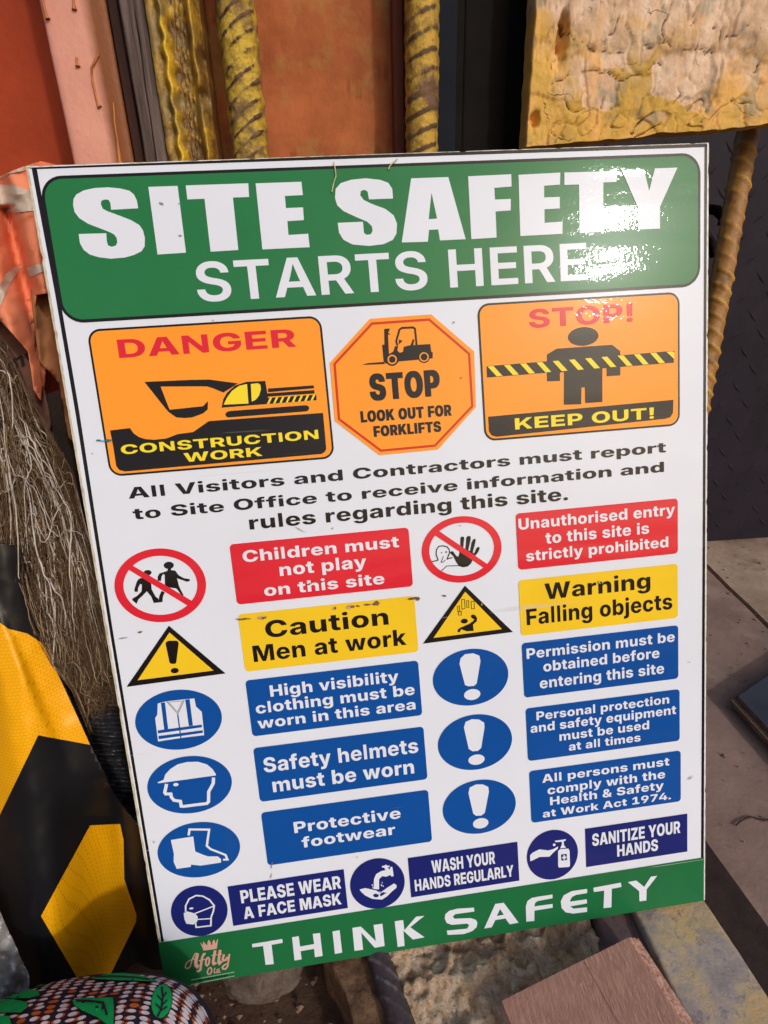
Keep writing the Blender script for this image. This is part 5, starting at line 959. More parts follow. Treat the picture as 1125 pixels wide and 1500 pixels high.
o = obj('plate', box_mesh('plate', -0.1, 3.2, Yd, Yd + 0.01, 0.005, 1.7), m_plate, tp); o.data.transform(Matrix.Translation(-tp.location))
bm = bmesh.new(); pit = 0.075
for j in range(24):
    for i in range(40):
        cx_ = 0.3 + i * pit + (j % 2) * pit / 2; cz_ = 0.06 + j * pit * 0.62
        s_ = 1 if (i + j) % 2 else -1
        ca, sa = math.cos(s_ * 0.8), math.sin(s_ * 0.8); L_, w_, h_ = 0.022, 0.0045, 0.002
        q = [bm.verts.new((cx_ + a * ca - c * sa - tp.location.x, -0.0006 - hh, cz_ + a * sa + c * ca)) for a, c, hh in ((-L_, 0, 0), (0, -w_, 0), (L_, 0, 0), (0, w_, 0), (0, 0, h_))]
        for k in range(4): bm.faces.new((q[k], q[(k + 1) % 4], q[4]))
me = bpy.data.meshes.new('tread'); bm.to_mesh(me); bm.free()
obj('tread', me, m_plate, tp, kind='stuff')
foot = on_z(1084, 776, 0.0)
pv = []
fp = empty('dark_post', (foot.x, foot.y - 0.02, 0), 'black steel post with a small foot standing before the tread plate', 'post')
bm = bmesh.new(); bmesh.ops.create_cube(bm, size=1)
for v in bm.verts:
    tt = v.co.z + .5
    v.co = Vector((v.co.x * (0.06 + 0.14 * tt) + 0.10 * tt, v.co.y * 0.05, 0.02 + tt * 1.2))
bmesh.ops.bevel(bm, geom=bm.edges[:], offset=0.004, segments=2, affect='EDGES')
me = bpy.data.meshes.new('post_body'); bm.to_mesh(me); bm.free(); obj('post_body', me, m_blk, fp)
obj('post_foot', box_mesh('post_foot', -0.028, 0.028, -0.03, 0.03, 0.004, 0.024, 0.003), m_blk, fp)

# stack of boards on the paving
m_top = surf('blue_grey_board', srgb(64, 68, 84), srgb(52, 56, 70), 12, 0.6, 150, 0.0005)
m_ply = surf('ply_edge', srgb(132, 106, 92), srgb(92, 70, 60), 60, 0.9, 150, 0.0008, stretch=(1, 1, 8))
c0 = on_z(1074, 1020, 0.035); e1 = on_z(1126, 984, 0.035); e2 = on_z(1126, 1076, 0.035)
g = 'boards stacked on the paving'
dA = (e1 - c0).normalized(); dB = (e2 - c0).normalized()
for k, (z0, z1, ox, lab, mt) in enumerate([(0.0065, 0.018, 0.006, 'lowest brown plywood board in the small stack on the paving', m_ply), (0.0185, 0.026, -0.002, 'middle brown plywood board in the small stack on the paving', m_ply), (0.0265, 0.036, 0.010, 'topmost board of the small stack, with a blue grey face', m_top)]):
    base = c0 + dA * ox + dB * ox * 0.6
    P = [xy(base), xy(base + dB * 0.5), xy(base + dB * 0.5 + dA * 0.4), xy(base + dA * 0.4)]
    o = chunk('plywood_board', P, z1, z1 - z0, 0.2, lambda x, y: 0, [mt, m_ply], label=lab, cat='board', group=g)
    for pl in o.data.polygons:
        if abs(pl.normal.z) < 0.5: pl.material_index = 1

# ------------------------------------------------------------------ stones and boards under the sign
def stone_mat(name, cols, sc=30, rough=0.85, bd=0.003, bs=110):
    t = NT(name)
    n = len(cols); col = t.ramp(t.noise(sc, 8, 0.68, None, 0.4), [(0.28 + 0.44 * i / (n - 1), c) for i, c in enumerate(cols)])
    col = t.mix(t.ramp(t.noise(sc * 5, 5, 0.7), [(0.56, (0, 0, 0)), (0.68, (1, 1, 1))]), col, cols[0])
    t.set(Base_Color=col, Roughness=rough, Specular_IOR_Level=0.3); t.bump(t.noise(bs, 9, 0.72), bd)
    return t.m
m_stone = stone_mat('tan_stone', [srgb(140, 108, 80), srgb(206, 174, 142), srgb(236, 214, 190), srgb(176, 142, 112)], 55, bd=0.010, bs=80)
m_slate = stone_mat('grey_ochre_slate', [srgb(128, 120, 124), srgb(160, 150, 148), srgb(186, 166, 134), srgb(202, 168, 116), srgb(134, 122, 124)], 13, 0.75, 0.0014, 150)
m_dslab = stone_mat('purple_grey_slab', [srgb(82, 66, 70), srgb(104, 88, 90), srgb(92, 76, 78)], 20, 0.8, 0.001)
m_bark = stone_mat('brown_rough_wood', [srgb(70, 50, 40), srgb(116, 88, 68), srgb(140, 108, 82)], 60)
m_conc = stone_mat('grey_concrete', [srgb(70, 58, 54), srgb(100, 88, 82), srgb(126, 112, 104)], 50)
st_poly = [xy(on_z(x, y, 0.092)) for x, y in [(566, 1404), (548, 1330), (850, 1290), (868, 1352), (888, 1384), (800, 1440), (790, 1600), (640, 1600)]]
def rockf(x, y):
    r = fbm((x, y, 1), 26, 6); rd = abs(fbm((x, y, 7), 14, 4))
    return r * 0.024 + fbm((x, y, 4), 85, 4) * 0.009 + max(-0.002, min(0.002, 0.01 * fbm((x * 1.5, y, 9), 30, 3))) - 0.010 * (y < -0.006) * 0 + 0.007 * gauss(rd, 0.05) - 0.008
chunk('rough_stone', st_poly, 0.092, 0.085, 0.0026, rockf, m_stone, label='rough tan stone under the middle of the board bottom edge', cat='stone', smooth=True)
sl_poly = [xy(on_z(x, y, 0.100)) for x, y in [(932, 1339), (905, 1280), (1010, 1270), (1033, 1322), (1128, 1464), (1190, 1560), (1060, 1600)]]
chunk('slate_slab', sl_poly, 0.100, 0.05, 0.008, lambda x, y: fbm((x, y, 3), 14, 5) * 0.004 + fbm((x, y, 3), 60, 4) * 0.0016, m_slate, label='grey and ochre slate slab carrying the bottom right corner of the board', cat='stone', smooth=True)
ds_poly = [xy(on_z(x, y, 0.088)) for x, y in [(862, 1300), (935, 1290), (1000, 1440), (1040, 1540), (1040, 1620), (960, 1620), (880, 1400)]]
chunk('flat_slab', ds_poly, 0.088, 0.05, 0.012, lambda x, y: fbm((x, y, 5), 20, 4) * 0.002, m_dslab, label='flat purple grey slab between the tan stone and the slate', cat='stone', smooth=True)
gap_poly = [xy(on_z(x, y, 0.03)) for x, y in [(1000, 1225), (1034, 1232), (1140, 1378), (1300, 1600), (1200, 1600), (1000, 1380)]]
m_beam = surf('dark_brown_beam', srgb(58, 44, 42), srgb(42, 32, 32), 30, 0.9, 120, 0.001)
chunk('dark_beam', gap_poly, 0.03, 0.035, 0.02, lambda x, y: fbm((x, y, 5), 20, 4) * 0.001, m_beam, label='dark brown beam lying between the slate slab and the paving', cat='beam')
# red-brown board
zr = 0.125
m_redw = surf('red_brown_wood', srgb(208, 160, 142), srgb(172, 124, 108), 60, 0.85, 200, 0.0035, stretch=(5, 0.6, 1), c3=srgb(222, 180, 162), s3=60)
RB = [on_z(x, y, zr) for x, y in [(735, 1466), (934, 1366), (1052, 1545), (820, 1660)]]
rb = empty('timber_offcut', RB[1], 'reddish brown board offcut lying on the stones before the board', 'board')
d_w = (RB[1] - RB[0]); d_l = (RB[2] - RB[1])
def plank(name, f0, f1, z1, z0, ext=0.0, m=m_redw):
    a = RB[0] + d_w * f0 - d_l.normalized() * ext * 0; b = RB[0] + d_w * f1
    P = [xy(a), xy(b), xy(b + d_l * 1.3), xy(a + d_l * 1.3)]
    return chunk(name, P, z1, z1 - z0, 0.012, lambda x, y: fbm((x, y, 1), 60, 3) * 0.0006, m, rb)
plank('board_strip', 0.0, 0.575, zr, zr - 0.019)
plank('board_strip', 0.580, 0.925, zr - 0.0006, zr - 0.019)
m_ply2 = surf('red_ply_edge', srgb(226, 182, 162), srgb(150, 104, 92), 300, 0.85, 200, 0.0005, stretch=(1, 1, 6))
for k, (f0, f1, z1) in enumerate([(0.930, 0.955, zr - 0.003), (0.958, 0.985, zr - 0.007), (0.988, 1.020, zr - 0.012)]):
    plank('edge_ply', f0, f1, z1, zr - 0.021, m=m_ply2)
# dark bar, bark block and lump
m_bar4 = wear_mat('dark_grey_bar', srgb(70, 60, 66), srgb(124, 112, 114), 0.15, 0.7, 80, rough=0.55, bd=0.0006, metal=0.2)
a = on_z(548, 1385, 0.088); b = on_z(604, 1545, 0.088)
bar('steel_bar', b, a + (a - b) * 0.25, 0.0118, rib=0.002, pitch=0.019, slant=0.9, per=0.0016, mats=m_bar4, seed=12, label='dark grey ribbed steel bar lying under the board, left of the tan stone', cat='steel bar')
bk = [xy(on_z(x, y, 0.085)) for x, y in [(470, 1380), (546, 1375), (575, 1440), (600, 1560), (535, 1560), (506, 1450)]]
chunk('bark_block', bk, 0.078, 0.075, 0.005, lambda x, y: fbm((x, y, 2), 34, 5) * 0.012, m_bark, label='rough brown timber block under the board, left of the dark bar', cat='timber block', smooth=True)
def lump(name, c, r, mats, amp=0.25, sc=14, sub=5, **kw):
    bm = bmesh.new(); bmesh.ops.create_icosphere(bm, subdivisions=sub, radius=1)
    for v in bm.verts:
        k = 1 + amp * fbm(v.co * 1.0 + Vector((c[0] * 9, 0, 0)), 1.6, 5)
        v.co = Vector((c[0] + v.co.x * r[0] * k, c[1] + v.co.y * r[1] * k, c[2] + v.co.z * r[2] * k))
    me = bpy.data.meshes.new(name); bm.to_mesh(me); bm.free(); return obj(name, me, mats, smooth=True, **kw)
lc = on_z(382, 1416, 0.05)
lump('concrete_lump', (lc.x, lc.y + 0.006, 0.036), (0.046, 0.030, 0.031), m_conc, label='rounded grey concrete lump half hidden under the board bottom edge', cat='concrete lump')

# ------------------------------------------------------------------ left of the board: tarpaulin, paper, fibres, sheeting
def bh(fn): return lambda x, y: behind(x, y, fn(x, y))
def nse(x, y, s, k=0): return fbm((x * s, y * s, k), 1.0, 4)
t = NT('orange_tarpaulin')
col = t.ramp(t.noise(14, 4, 0.6), [(0.3, srgb(224, 122, 86)), (0.7, srgb(234, 150, 118))])
weave = t.noise(900, 1, 0.4, t.mapping(scale=(1, 1, 0.3)))
t.set(Base_Color=col, Roughness=0.65, Specular_IOR_Level=0.15); t.bump(weave, 0.0003)
m_tarp = t.m
m_tband = surf('white_tarp_print', srgb(206, 190, 176), srgb(176, 156, 142), 14, 0.45, 700, 0.0003)
def tarpd(x, y):
    f = 0.054 + 0.014 * math.sin((x - 0.20 * y) / 11.0 + 1.5 * nse(x, y, 0.01, 1)) + 0.016 * nse(x, y, 0.018, 2) + 0.003 * nse(x, y, 0.06, 5)
    f += 0.018 * max(0, (x - 40) / 60) * (y > 300)
    f += 0.022 * gauss((x - 14 - (y - 330) * 0.25) / 8.0, 1) * (y > 300) - 0.012 * gauss((x - 34 - (y - 330) * 0.3) / 10.0, 1)
    return max(0.012, f) + 0.02
def ground_tag(px, py, d): return behind(px, py, d)
tar = empty('tarpaulin', behind(-10, 560, 0.06), 'crumpled orange and white tarpaulin hanging left of the board top corner', 'tarpaulin')
TP = [(-140, 235), (0, 258), (20, 249), (34, 244), (60, 236), (120, 250), (120, 420), (52, 432), (50, 470), (56, 512), (66, 528), (68, 558), (60, 587), (50, 570), (46, 540), (42, 515), (22, 492), (0, 470), (-60, 430), (-140, 460)]
seen_sheet('tarp_sheet', TP, bh(tarpd), 5, 0.0008, m_tarp, tar)
off = lambda x, y: tarpd(x, y) - 0.0012
seen_sheet('white_band', [(-140, 255), (0, 270), (20, 271), (40, 278), (120, 276), (120, 312), (44, 309), (22, 312), (0, 306), (-140, 300)], bh(off), 5, 0, m_tband, tar)
seen_sheet('white_band', [(-140, 236), (0, 259), (20, 250), (34, 245), (50, 239), (50, 243), (36, 250), (14, 254), (0, 262), (-140, 242)], bh(off), 5, 0, m_tband, tar)
seen_sheet('white_band', [(-60, 520), (-20, 450), (0, 418), (8, 402), (20, 392), (33, 387), (24, 402), (16, 414), (8, 430), (2, 446), (-20, 480), (-30, 520)], bh(off), 5, 0, m_tband, tar)
seen_sheet('white_band', [(38, 392), (48, 390), (58, 386), (100, 384), (100, 402), (62, 398), (50, 404), (43, 406)], bh(off), 5, 0, m_tband, tar)
m_card = surf('brown_cardboard', srgb(168, 118, 76), srgb(138, 92, 60), 16, 0.85, 120, 0.0008)
seen_sheet('cardboard_sheet', [(48, 425), (66, 415), (110, 420), (120, 660), (100, 640), (85, 560), (60, 530), (52, 470)], bh(lambda x, y: 0.095 + 0.010 * math.sin(x / 9) + 0.01 * nse(x, y, 0.04)), 6, 0.002, m_card,
           label='creased brown cardboard showing between the tarpaulin and the board edge', cat='cardboard')
m_paper = surf('dark_brown_paper', srgb(112, 74, 60), srgb(82, 52, 44), 14, 0.8, 120, 0.0006)
pd = lambda x, y: 0.100 + 0.012 * nse(x, y, 0.03, 3)
pk = empty('paper_sack', behind(20, 560, 0.10), 'brown paper sack with black printing below the orange tarpaulin', 'paper sack')
seen_sheet('sack_paper', [(-120, 420), (0, 450), (45, 500), (62, 560), (75, 620), (60, 700), (-120, 700)], bh(pd), 8, 0.001, m_paper, pk)
# the printing: o, n, y
m_ink = surf('black_ink', (0.01, 0.008, 0.008, 1), None, 20, 0.8, 60, 0)
for word in ('onv',):
    C_ = []; xx = 0
    for chh in word:
        adv, CC = glyph_contours('bold', chh)
        C_ += [(xx, CC)]; xx += adv
    P0 = (2, 549); ex = (0.0295, -0.0115); ey = (-0.006, -0.030)
    for xx, CC in C_:
        outer = [c for c in CC if area2(c) < 0]; holes = [c for c in CC if area2(c) >= 0]
        for k, oo in enumerate(outer):
            loops = [[Vector((px + xx, py, 0)) for px, py in Lp] for Lp in [oo] + [h for h in holes if inside(h[0], oo)]]
            fl = [p_ for Lp in loops for p_ in Lp]
            vs = [behind(P0[0] + p_.x * ex[0] + p_.y * ey[0], P0[1] + p_.x * ex[1] + p_.y * ey[1], pd(P0[0] + p_.x * ex[0] + p_.y * ey[0], P0[1] + p_.x * ex[1] + p_.y * ey[1]) - 0.0012 - k * 0.0001) for p_ in fl]
            obj('lettering', mesh('lettering', local(pk, vs), [tuple(t_) for t_ in tessellate_polygon(loops)]), m_ink, pk)
# dark sheet added behind the fibres, the shade there put in as colour
m_shade = surf('painted_shade_brown', (0.022, 0.014, 0.011, 1), (0.035, 0.022, 0.016, 1), 20, 0.95, 90, 0.003)
seen_sheet('shade_backing', [(-200, 600), (0, 600), (90, 570), (130, 620), (200, 760), (260, 1000), (260, 1250), (-200, 1250)], bh(lambda x, y: 0.115 + 0.15 * max(0, min(1, (y - 880) / 160)) + 0.012 * nse(x, y, 0.02, 1)), 12, 0.002, m_shade,
           label='added dark brown sheet, coloured as the shade behind the frayed fibres', cat='cloth')
# frayed fibres
rnd = random.Random(11)
lo = [(-60, 690), (0, 775), (16, 832), (50, 915), (78, 968), (108, 1010)]
hi = [(-60, 470), (5, 532), (46, 622), (96, 712), (130, 840), (158, 970)]
def lerp_path(P, t):
    t = max(0, min(0.9999, t)) * (len(P) - 1); i = int(t); f = t - i
    return Vector((P[i][0] + (P[i + 1][0] - P[i][0]) * f, P[i][1] + (P[i + 1][1] - P[i][1]) * f))
m_f = [surf('pale_fibre', srgb(172, 150, 122), srgb(120, 98, 74), 40, 0.7, 90, 0), surf('tan_fibre', srgb(112, 86, 60), srgb(76, 56, 40), 40, 0.75, 90, 0), surf('dark_fibre', srgb(62, 46, 36), srgb(36, 26, 20), 40, 0.8, 90, 0)]
m_fw = surf('whitish_fibre', srgb(210, 200, 192), srgb(160, 148, 138), 40, 0.7, 90, 0)
fb = empty('fibre_bundle', behind(60, 900, 0.06), 'frayed bundle of grey and tan fibres hanging left of the board', 'fibre bundle')
def strands(n, wmin, wmax, seed, dl, seglen=34, curl=1.0, t_lo=-0.1, t_hi=0.9, amin=-0.05, amax=1.10):
    r = random.Random(seed); V = []; Q = []
    for i in range(n):
        t0 = r.uniform(t_lo, t_hi); ln = r.uniform(0.15, 0.6); a = r.uniform(amin, amax); k0 = r.uniform(0, 99); dd = r.uniform(*dl)
        path = []; drift = r.gauss(0, 0.28) * curl
        for s in range(seglen):
            f = s / (seglen - 1); tt = t0 + ln * f
            aa = a + drift * f * f + 0.20 * curl * noise.noise(Vector((k0, f * 2.6, 0))) + 0.035 * curl * noise.noise(Vector((k0, f * 9, 4))) + 0.016 * min(curl, 2) * noise.noise(Vector((k0, f * 26, 9)))
            aa = max(0.0 + 0.05 * math.sin(k0), min(0.98 + 0.16 * math.sin(k0 * 7.3) + 0.05 * noise.noise(Vector((k0, f * 6, 2))), aa)); tt2 = max(-0.02, tt) + 0.05 * curl * noise.noise(Vector((f * 3, k0, 1)))
            if tt2 > 1.0: tt2 = 1.0 + (tt2 - 1.0) * 0.45
            A = lerp_path(lo, min(tt2, 0.9999)); B_ = lerp_path(hi, min(tt2, 0.9999)); p_ = A + (B_ - A) * aa
            if tt2 > 1: p_ += Vector((60, 150)) * (tt2 - 1) * 2
            d_ = dd + 0.018 * noise.noise(Vector((k0, f * 2, 7)))
            path.append(behind(p_.x, p_.y, max(0.008, d_)))
        w = r.uniform(wmin, wmax); rr = [w * (1 - 0.6 * abs(2 * s / (seglen - 1) - 1) ** 3) for s in range(seglen)]
        v, q = tube(path, rr, 3); b_ = len(V); V += v; Q += [tuple(b_ + x for x in f) for f in q]
    return V, Q
for nm, n, w0, w1, sd_, dl, mt, kw in (('dark_strands', 520, 0.0004, 0.0011, 1, (0.06, 0.11), m_f[2], dict(curl=1.4)), ('tan_strands', 460, 0.0003, 0.0009, 2, (0.035, 0.08), m_f[1], dict(curl=1.5)), ('pale_strands', 420, 0.0002, 0.0006, 3, (0.02, 0.055), m_f[0], dict(curl=1.3)),
        ('twisted_strands', 60, 0.0005, 0.0010, 4, (0.015, 0.04), m_fw, dict(curl=1.6, t_lo=0.05, t_hi=0.5, amin=0.3)), ('frizz_strands', 1100, 0.00016, 0.00036, 5, (0.02, 0.07), m_f[1], dict(curl=3.0, t_lo=0.1, t_hi=0.95))):
    V, Q = strands(n, w0, w1, sd_, dl, **kw)
    obj(nm, mesh(nm, local(fb, V), Q), mt, fb, kind='stuff', smooth=True)

# ribbed black plastic
t = NT('black_ribbed_plastic')
t.set(Base_Color=t.ramp(t.noise(20, 4, 0.6), [(0.4, (0.018, 0.016, 0.018, 1)), (0.7, (0.05, 0.048, 0.055, 1))]), Roughness=0.38, Specular_IOR_Level=0.5); t.bump(t.noise(120, 4, 0.6, t.mapping(scale=(0.25, 1, 1))), 0.0012)
def ribd(x, y): return 0.225 + 0.0030 * math.sin(y / 2.1 + 0.6 * math.sin(x / 17) + nse(x, y, 0.03) * 3) + 0.012 * nse(x, y, 0.02, 8) + 0.004 * nse(x, y, 0.07, 3)
seen_sheet('black_plastic_wrap', [(70, 900), (150, 880), (260, 900), (260, 1260), (150, 1260), (100, 1100)], bh(ribd), 1.6, 0, t.m, label='ribbed black plastic wrap between the yellow sheeting and the board', cat='plastic wrap')
# black and yellow reflective sheeting
def shd(x, y):
    s = (x - (0.13 * (y - 900))) / 100.0
    d_ = 0.040 - 0.030 * gauss(s - 0.05, 0.55) + 0.005 * nse(x, y, 0.012, 4)
    d_ += 0.0045 * math.tanh((x - 0.42 * (y - 912) - 8) / 5.0) * gauss((y - 985) / 110, 1)
    q_ = max(0.0, min(1.0, (x - 70) / 110.0)) * max(0.0, min(1.0, (y - 1120) / 80.0)); d_ += 0.060 * q_ * q_ * (3 - 2 * q_)
    d_ += 0.010 * gauss((x - 182 - 0.1 * (y - 1230)) / 16, 1) * (y > 1150)
    return max(0.008, d_)
t = NT('black_glossy_sheet'); t.set(Base_Color=(0.010, 0.010, 0.013, 1), Roughness=0.32, Specular_IOR_Level=0.35); t.bump(t.noise(18, 3, 0.5), 0.0005); m_bs = t.m
t = NT('yellow_reflective_film')
sep_ = t.mapping(rot=(math.radians(-90), 0, 0))
bk_ = t.n('ShaderNodeTexBrick'); bk_.inputs['Scale'].default_value = 150; bk_.inputs['Mortar Size'].default_value = 0.035; bk_.inputs['Brick Width'].default_value = 0.62; bk_.inputs['Row Height'].default_value = 0.5
t.l(sep_, bk_.inputs['Vector']); hl_ = t.math('SUBTRACT', 1.0, bk_.outputs['Fac'])
t.set(Base_Color=t.mix(hl_, srgb(222, 150, 4), srgb(246, 176, 10)), Roughness=0.38, Specular_IOR_Level=0.4, Coat_Weight=0.4, Coat_Roughness=0.12); t.bump(t.noise(30, 3, 0.5), 0.0002); m_ys = t.m
bs = empty('reflective_sheeting', behind(60, 1430, 0.04), 'black and yellow chevron reflective sheeting standing left of the board', 'reflective sheeting')
seen_sheet('black_sheet', [(-140, 780), (30, 800), (48, 870), (72, 950), (133, 1092), (166, 1160), (190, 1195), (255, 1260), (280, 1480), (-140, 1480)], bh(shd), 6, 0.001, m_bs, bs)
yo = lambda x, y: shd(x, y) - 0.0008
seen_sheet('yellow_chevron', [(-140, 880), (0, 912), (12, 921), (40, 928), (63, 943), (72, 960), (103, 1027), (132, 1091), (56, 1077), (0, 1193), (-60, 1320), (-140, 1460)], bh(yo), 5, 0, m_ys, bs)
seen_sheet('yellow_chevron', [(132, 1209), (176, 1207), (181, 1231), (182, 1288), (200, 1340), (199, 1351), (162, 1427), (150, 1450), (118, 1450), (111, 1429), (60, 1342)], bh(yo), 5, 0, m_ys, bs)
# crumpled silver film
t = NT('silver_plastic_film'); t.set(Base_Color=t.ramp(t.noise(60, 4, 0.6), [(0.35, srgb(150, 148, 150)), (0.65, srgb(196, 194, 194))]), Roughness=0.35, Metallic=0.3); t.bump(t.noise(70, 5, 0.7), 0.003)
seen_sheet('plastic_film', [(-120, 1300), (-10, 1318), (4, 1345), (20, 1380), (42, 1428), (42, 1500), (-120, 1500)], bh(lambda x, y: -0.004 + 0.012 * nse(x, y, 0.05, 6) + 0.006 * math.sin((x + y * .3) / 6)), 3, 0.0005, t.m, label='crumpled silver grey plastic film at the far left beside the chevron sheeting', cat='plastic film')

# ------------------------------------------------------------------ printed cloth bundle
cc = on_y(160, 1646, -0.115)
RXL, RXR, RB_ = 0.26, 0.092, 0.100
def cloth_p(x, b_, h=0.0):
    """x metres along the bundle from its centre, b_ angle from the top toward the viewer"""
    rx = RXL if x < 0 else RXR; k = math.sqrt(max(0.0, 1 - min(1, abs(x) / rx) ** 2.2))
    r = RB_ * k * (1 + 0.02 * math.sin(x * 40 + b_ * 2) + 0.02 * noise.noise(Vector((x * 14, b_ * 2, 0)))) + h
    return Vector((cc.x + x, cc.y - r * math.sin(b_), cc.z + r * math.cos(b_)))
t = NT('dark_printed_cotton'); t.set(Base_Color=(0.020, 0.013, 0.028, 1), Roughness=0.85, Specular_IOR_Level=0.2); t.bump(t.noise(1200, 2, 0.5), 0.0002); m_cot = t.m
def cotton(nm, c, c2=None):
    m = surf(nm, c, c2, 80, 0.85, 1200, 0.0002, spec=0.2); return m
m_kw, m_ko, m_kg = cotton('white_cotton_print', srgb(226, 218, 222), srgb(200, 190, 200)), cotton('orange_cotton_print', srgb(198, 104, 48), srgb(160, 78, 40)), cotton('green_cotton_print', srgb(8, 168, 88), srgb(6, 150, 78))
cl = empty('printed_cloth', (cc.x, cc.y, 0.0), 'rounded bundle of green, white and orange leaf printed cloth at the bottom left', 'cloth')
NX, NB = 200, 180; vs = []; fs = []
for i in range(NX + 1):
    x = -RXL + (RXL + RXR) * i / NX
    for j in range(NB): vs.append(cloth_p(x, -math.pi + 2 * math.pi * j / NB))
for i in range(NX):
    for j in range(NB): fs.append((i * NB + j, i * NB + (j + 1) % NB, (i + 1) * NB + (j + 1) % NB, (i + 1) * NB + j))
obj('cloth_surface', mesh('cloth_surface', local(cl, vs), fs), m_cot, cl, smooth=True)
def on_cloth(px, py, h):
    """where the line of sight meets the bundle (march), pushed h metres out"""
    d_ = ray(px, py).normalized(); t_ = 0.35
    while t_ < 1.2:
        p_ = CAM + d_ * t_; x = p_.x - cc.x
        if -RXL < x < RXR:
            b_ = math.atan2(-(p_.y - cc.y), p_.z - cc.z); r = math.hypot(p_.y - cc.y, p_.z - cc.z)
            s_ = cloth_p(x, b_)
            if r <= math.hypot(s_.y - cc.y, s_.z - cc.z): return cloth_p(x, b_, h)
        t_ += 0.0006
    return None
leaves = [[(60, 85), (130, 60), (230, 68), (236, 82), (150, 85), (90, 95)], [(0, 130), (60, 100), (110, 88), (180, 95), (232, 110), (232, 128), (190, 142), (80, 138), (0, 150)],
 [(-30, 172), (60, 145), (130, 150), (205, 160), (208, 185), (150, 200), (60, 200), (-30, 196)], [(-30, 208), (70, 205), (140, 220), (148, 245), (110, 275), (-30, 275)], [(-30, 290), (50, 295), (62, 345), (-30, 345)],
 [(480, 95), (560, 70), (650, 65), (740, 76), (800, 95), (830, 110), (700, 106), (600, 103)], [(385, 210), (440, 200), (600, 195), (605, 240), (605, 345), (560, 330), (520, 300), (440, 265), (395, 235)],
 [(860 + 54 * math.cos(a / 16 * 6.283) + 8 * math.sin(a / 16 * 6.283) * -1, 215 + 90 * math.sin(a / 16 * 6.283)) for a in range(16)]]
def leafp(P): return [(x / 3.629, 1410 + y / 3.629) for x, y in P]
def cloth_patch(name, P, h, m, step=4):
    pts, fs = cut_polygon(P, step); vs = [on_cloth(x, y, h) for x, y in pts]
    ok = [f for f in fs if all(vs[i] is not None for i in f)]
    used = sorted({i for f in ok for i in f}); mp = {u: k for k, u in enumerate(used)}
    if not ok: return None
    vv = [vs[u] for u in used]; ff = [tuple(mp[i] for i in f) for f in ok]
    out = []
    for f in ff:
        a, b_, c = (vv[i] for i in f[:3]); out.append(f if (b_ - a).cross(c - a).dot(CAM - a) > 0 else tuple(reversed(f)))
    return obj(name, mesh(name, local(cl, vv), out), m, cl, smooth=True)
for L in leaves:
    P = leafp(L); c_ = (sum(p_[0] for p_ in P) / len(P), sum(p_[1] for p_ in P) / len(P))
    big = [(c_[0] + (x - c_[0]) * 1.07, c_[1] + (y - c_[1]) * 1.09) for x, y in P]
    cloth_patch('leaf_outline', big, 0.0010, m_cot); cloth_patch('leaf_print', P, 0.0014, m_kg)
def strip(P, w):
    L = []; R_ = []
    for i, p_ in enumerate(P):
        a = P[max(0, i - 1)]; b_ = P[min(len(P) - 1, i + 1)]; d_ = Vector((b_[0] - a[0], b_[1] - a[1])).normalized(); n_ = Vector((-d_.y, d_.x)) * w
        L.append((p_[0] + n_.x, p_[1] + n_.y)); R_.append((p_[0] - n_.x, p_[1] - n_.y))
    return L + R_[::-1]
for V_, w in (([(405, 215), (470, 215), (550, 225), (570, 290)], 1.9), ([(860, 140), (866, 200), (858, 260), (838, 300)], 1.6), ([(866, 200), (885, 170)], 1.2), ([(862, 240), (890, 210)], 1.2), ([(862, 215), (835, 185)], 1.2), ([(858, 262), (828, 230)], 1.2), ([(858, 268), (890, 245)], 1.2), ([(550, 225), (545, 262)], 1.6), ([(500, 88), (600, 84), (720, 90), (800, 102)], 1.0)):
    cloth_patch('leaf_vein', strip(leafp(V_), w), 0.0018, m_cot, 3)
# kernels of the print, laid over the bundle in slanting rows
lp = [leafp(L) for L in leaves]
kw_ = [[], []]; ko_ = [[], []]; rk = random.Random(6)
def project(p_):
    q = RC.transposed() @ (p_ - CAM); return (CX + F_PX * q.x / -q.z, CY - F_PX * q.y / -q.z)
def oval(buf, x, b_, a1, a2, rot, h, n=10):
    base = len(buf[0]); rloc = max(0.02, math.hypot(*(cloth_p(x, b_) - Vector((cc.x + x, cc.y, cc.z))).yz))
    for k in range(n):
        th = 2 * math.pi * k / n; u = a1 * math.cos(th); v = a2 * math.sin(th)
        buf[0].append(cloth_p(x + u * math.cos(rot) - v * math.sin(rot), b_ + (u * math.sin(rot) + v * math.cos(rot)) / rloc, h))
    buf[1].append(tuple(range(base, base + n)))
x = -0.27
while x < 0.091:
    b_ = -0.9
    while b_ < 1.7:
        xx = x + 0.010 * math.sin(b_ * 2.2) + rk.uniform(-0.0006, 0.0006); bb = b_ + rk.uniform(-0.008, 0.008)
        pxy = project(cloth_p(xx, bb))
        near = any(inside(pxy, [((q[0] - cx0) * 1.06 + cx0, (q[1] - cy0) * 1.10 + cy0) for q in L]) for L in lp for cx0, cy0 in [(sum(q[0] for q in L) / len(L), sum(q[1] for q in L) / len(L))])
        if not near and -0.25 < xx < 0.0905:
            r = rk.random(); a1 = rk.uniform(0.0033, 0.0046); a2 = rk.uniform(0.0016, 0.0024); ro = rk.uniform(-0.15, 0.15)
            if r < 0.10: oval(ko_, xx, bb, a1, a2, ro, 0.0005)
            else:
                oval(ko_, xx + 0.0010 * (1 if rk.random() > .5 else -1), bb, a1, a2, ro, 0.0003); oval(kw_, xx, bb, a1 * 0.80, a2 * 0.88, ro, 0.0005)
        b_ += 0.052
    x += 0.0098
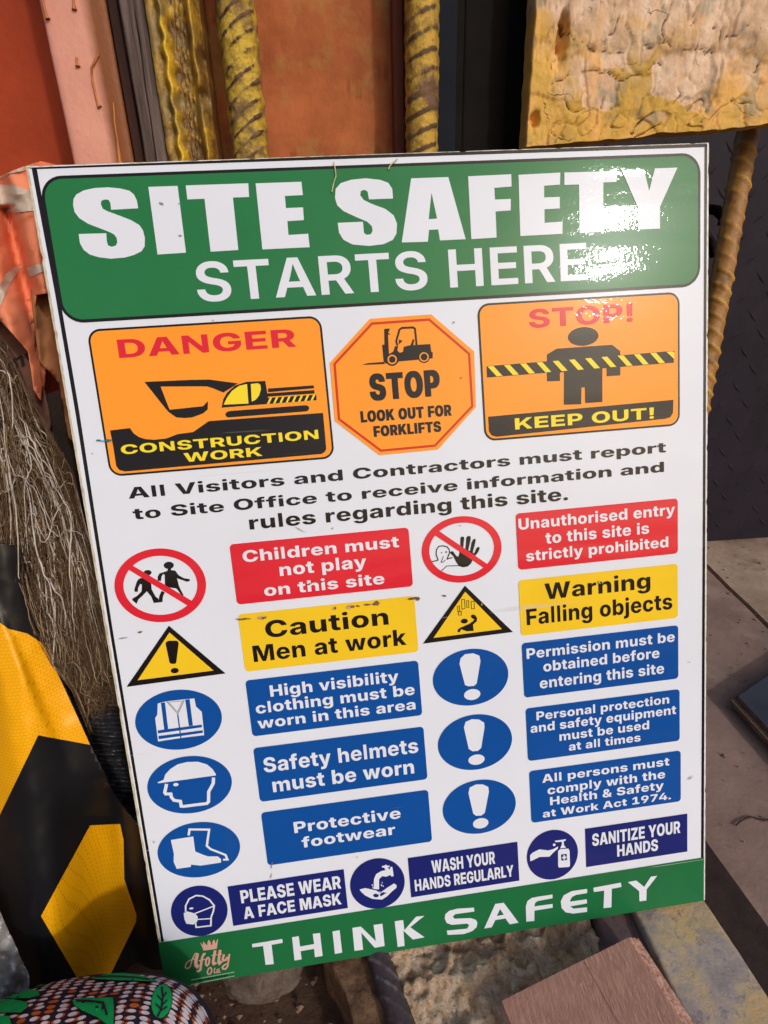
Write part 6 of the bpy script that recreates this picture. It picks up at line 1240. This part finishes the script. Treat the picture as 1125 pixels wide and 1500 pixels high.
for nm, bf, m in (('kernel_print', kw_, m_kw), ('kernel_orange', ko_, m_ko)):  # orange underlay belongs to the kernel print
    obj(nm, mesh(nm, local(cl, bf[0]), [tuple(reversed(f)) for f in bf[1]]), m, cl, kind='stuff')

# a loose straw stuck to the top edge of the board
m_straw = surf('pale_straw', srgb(206, 196, 150), None, 30, 0.6, 60, 0)
V, Q = tube([behind(x, y, -0.0022) for x, y in [(489, 237), (491, 248), (492, 258), (489, 268), (487, 276), (486, 281)]], 0.0005, 5)
obj('straw', mesh('straw', V, Q), m_straw, label='thin pale straw stuck to the green header near its top middle', cat='straw', smooth=True)
V, Q = tube([behind(x, y, -0.0022) for x, y in [(583, 232), (576, 238), (571, 243), (569, 248)]], 0.0005, 5)
obj('straw', mesh('straw', V, Q), m_straw, label='short pale straw over the header edge, right of the long straw', cat='straw', smooth=True)

# grit and crumbs on the paving and between the stones
rg = random.Random(21); V = []; Q = []
def crumb(c, r):
    b_ = len(V); P_ = [Vector((1, 0, 0)), Vector((-1, 0, 0)), Vector((0, 1, 0)), Vector((0, -1, 0)), Vector((0, 0, 1)), Vector((0, 0, -1))]
    for p_ in P_: V.append(c + Vector((p_.x * r * rg.uniform(.6, 1.3), p_.y * r * rg.uniform(.6, 1.3), p_.z * r * rg.uniform(.4, .8))))
    for f in ((0, 2, 4), (2, 1, 4), (1, 3, 4), (3, 0, 4), (2, 0, 5), (1, 2, 5), (3, 1, 5), (0, 3, 5)): Q.append(tuple(b_ + i for i in f))
for i in range(900):
    crumb(Vector((rg.uniform(0.34, 1.3), rg.uniform(-0.1, 1.05), 0.0062)), rg.uniform(0.0006, 0.0026) if rg.random() < .93 else rg.uniform(0.003, 0.006))
for i in range(500):
    crumb(Vector((rg.uniform(-0.35, 0.3), rg.uniform(-0.12, 0.06), rg.uniform(-0.008, 0.0))), rg.uniform(0.001, 0.005))
m_grit = surf('grit', srgb(150, 124, 104), srgb(92, 72, 60), 60, 0.95, 200, 0)
obj('grit', mesh('grit', V, Q), m_grit, kind='stuff', label='loose grit and crumbs on the paving and earth', cat='grit')
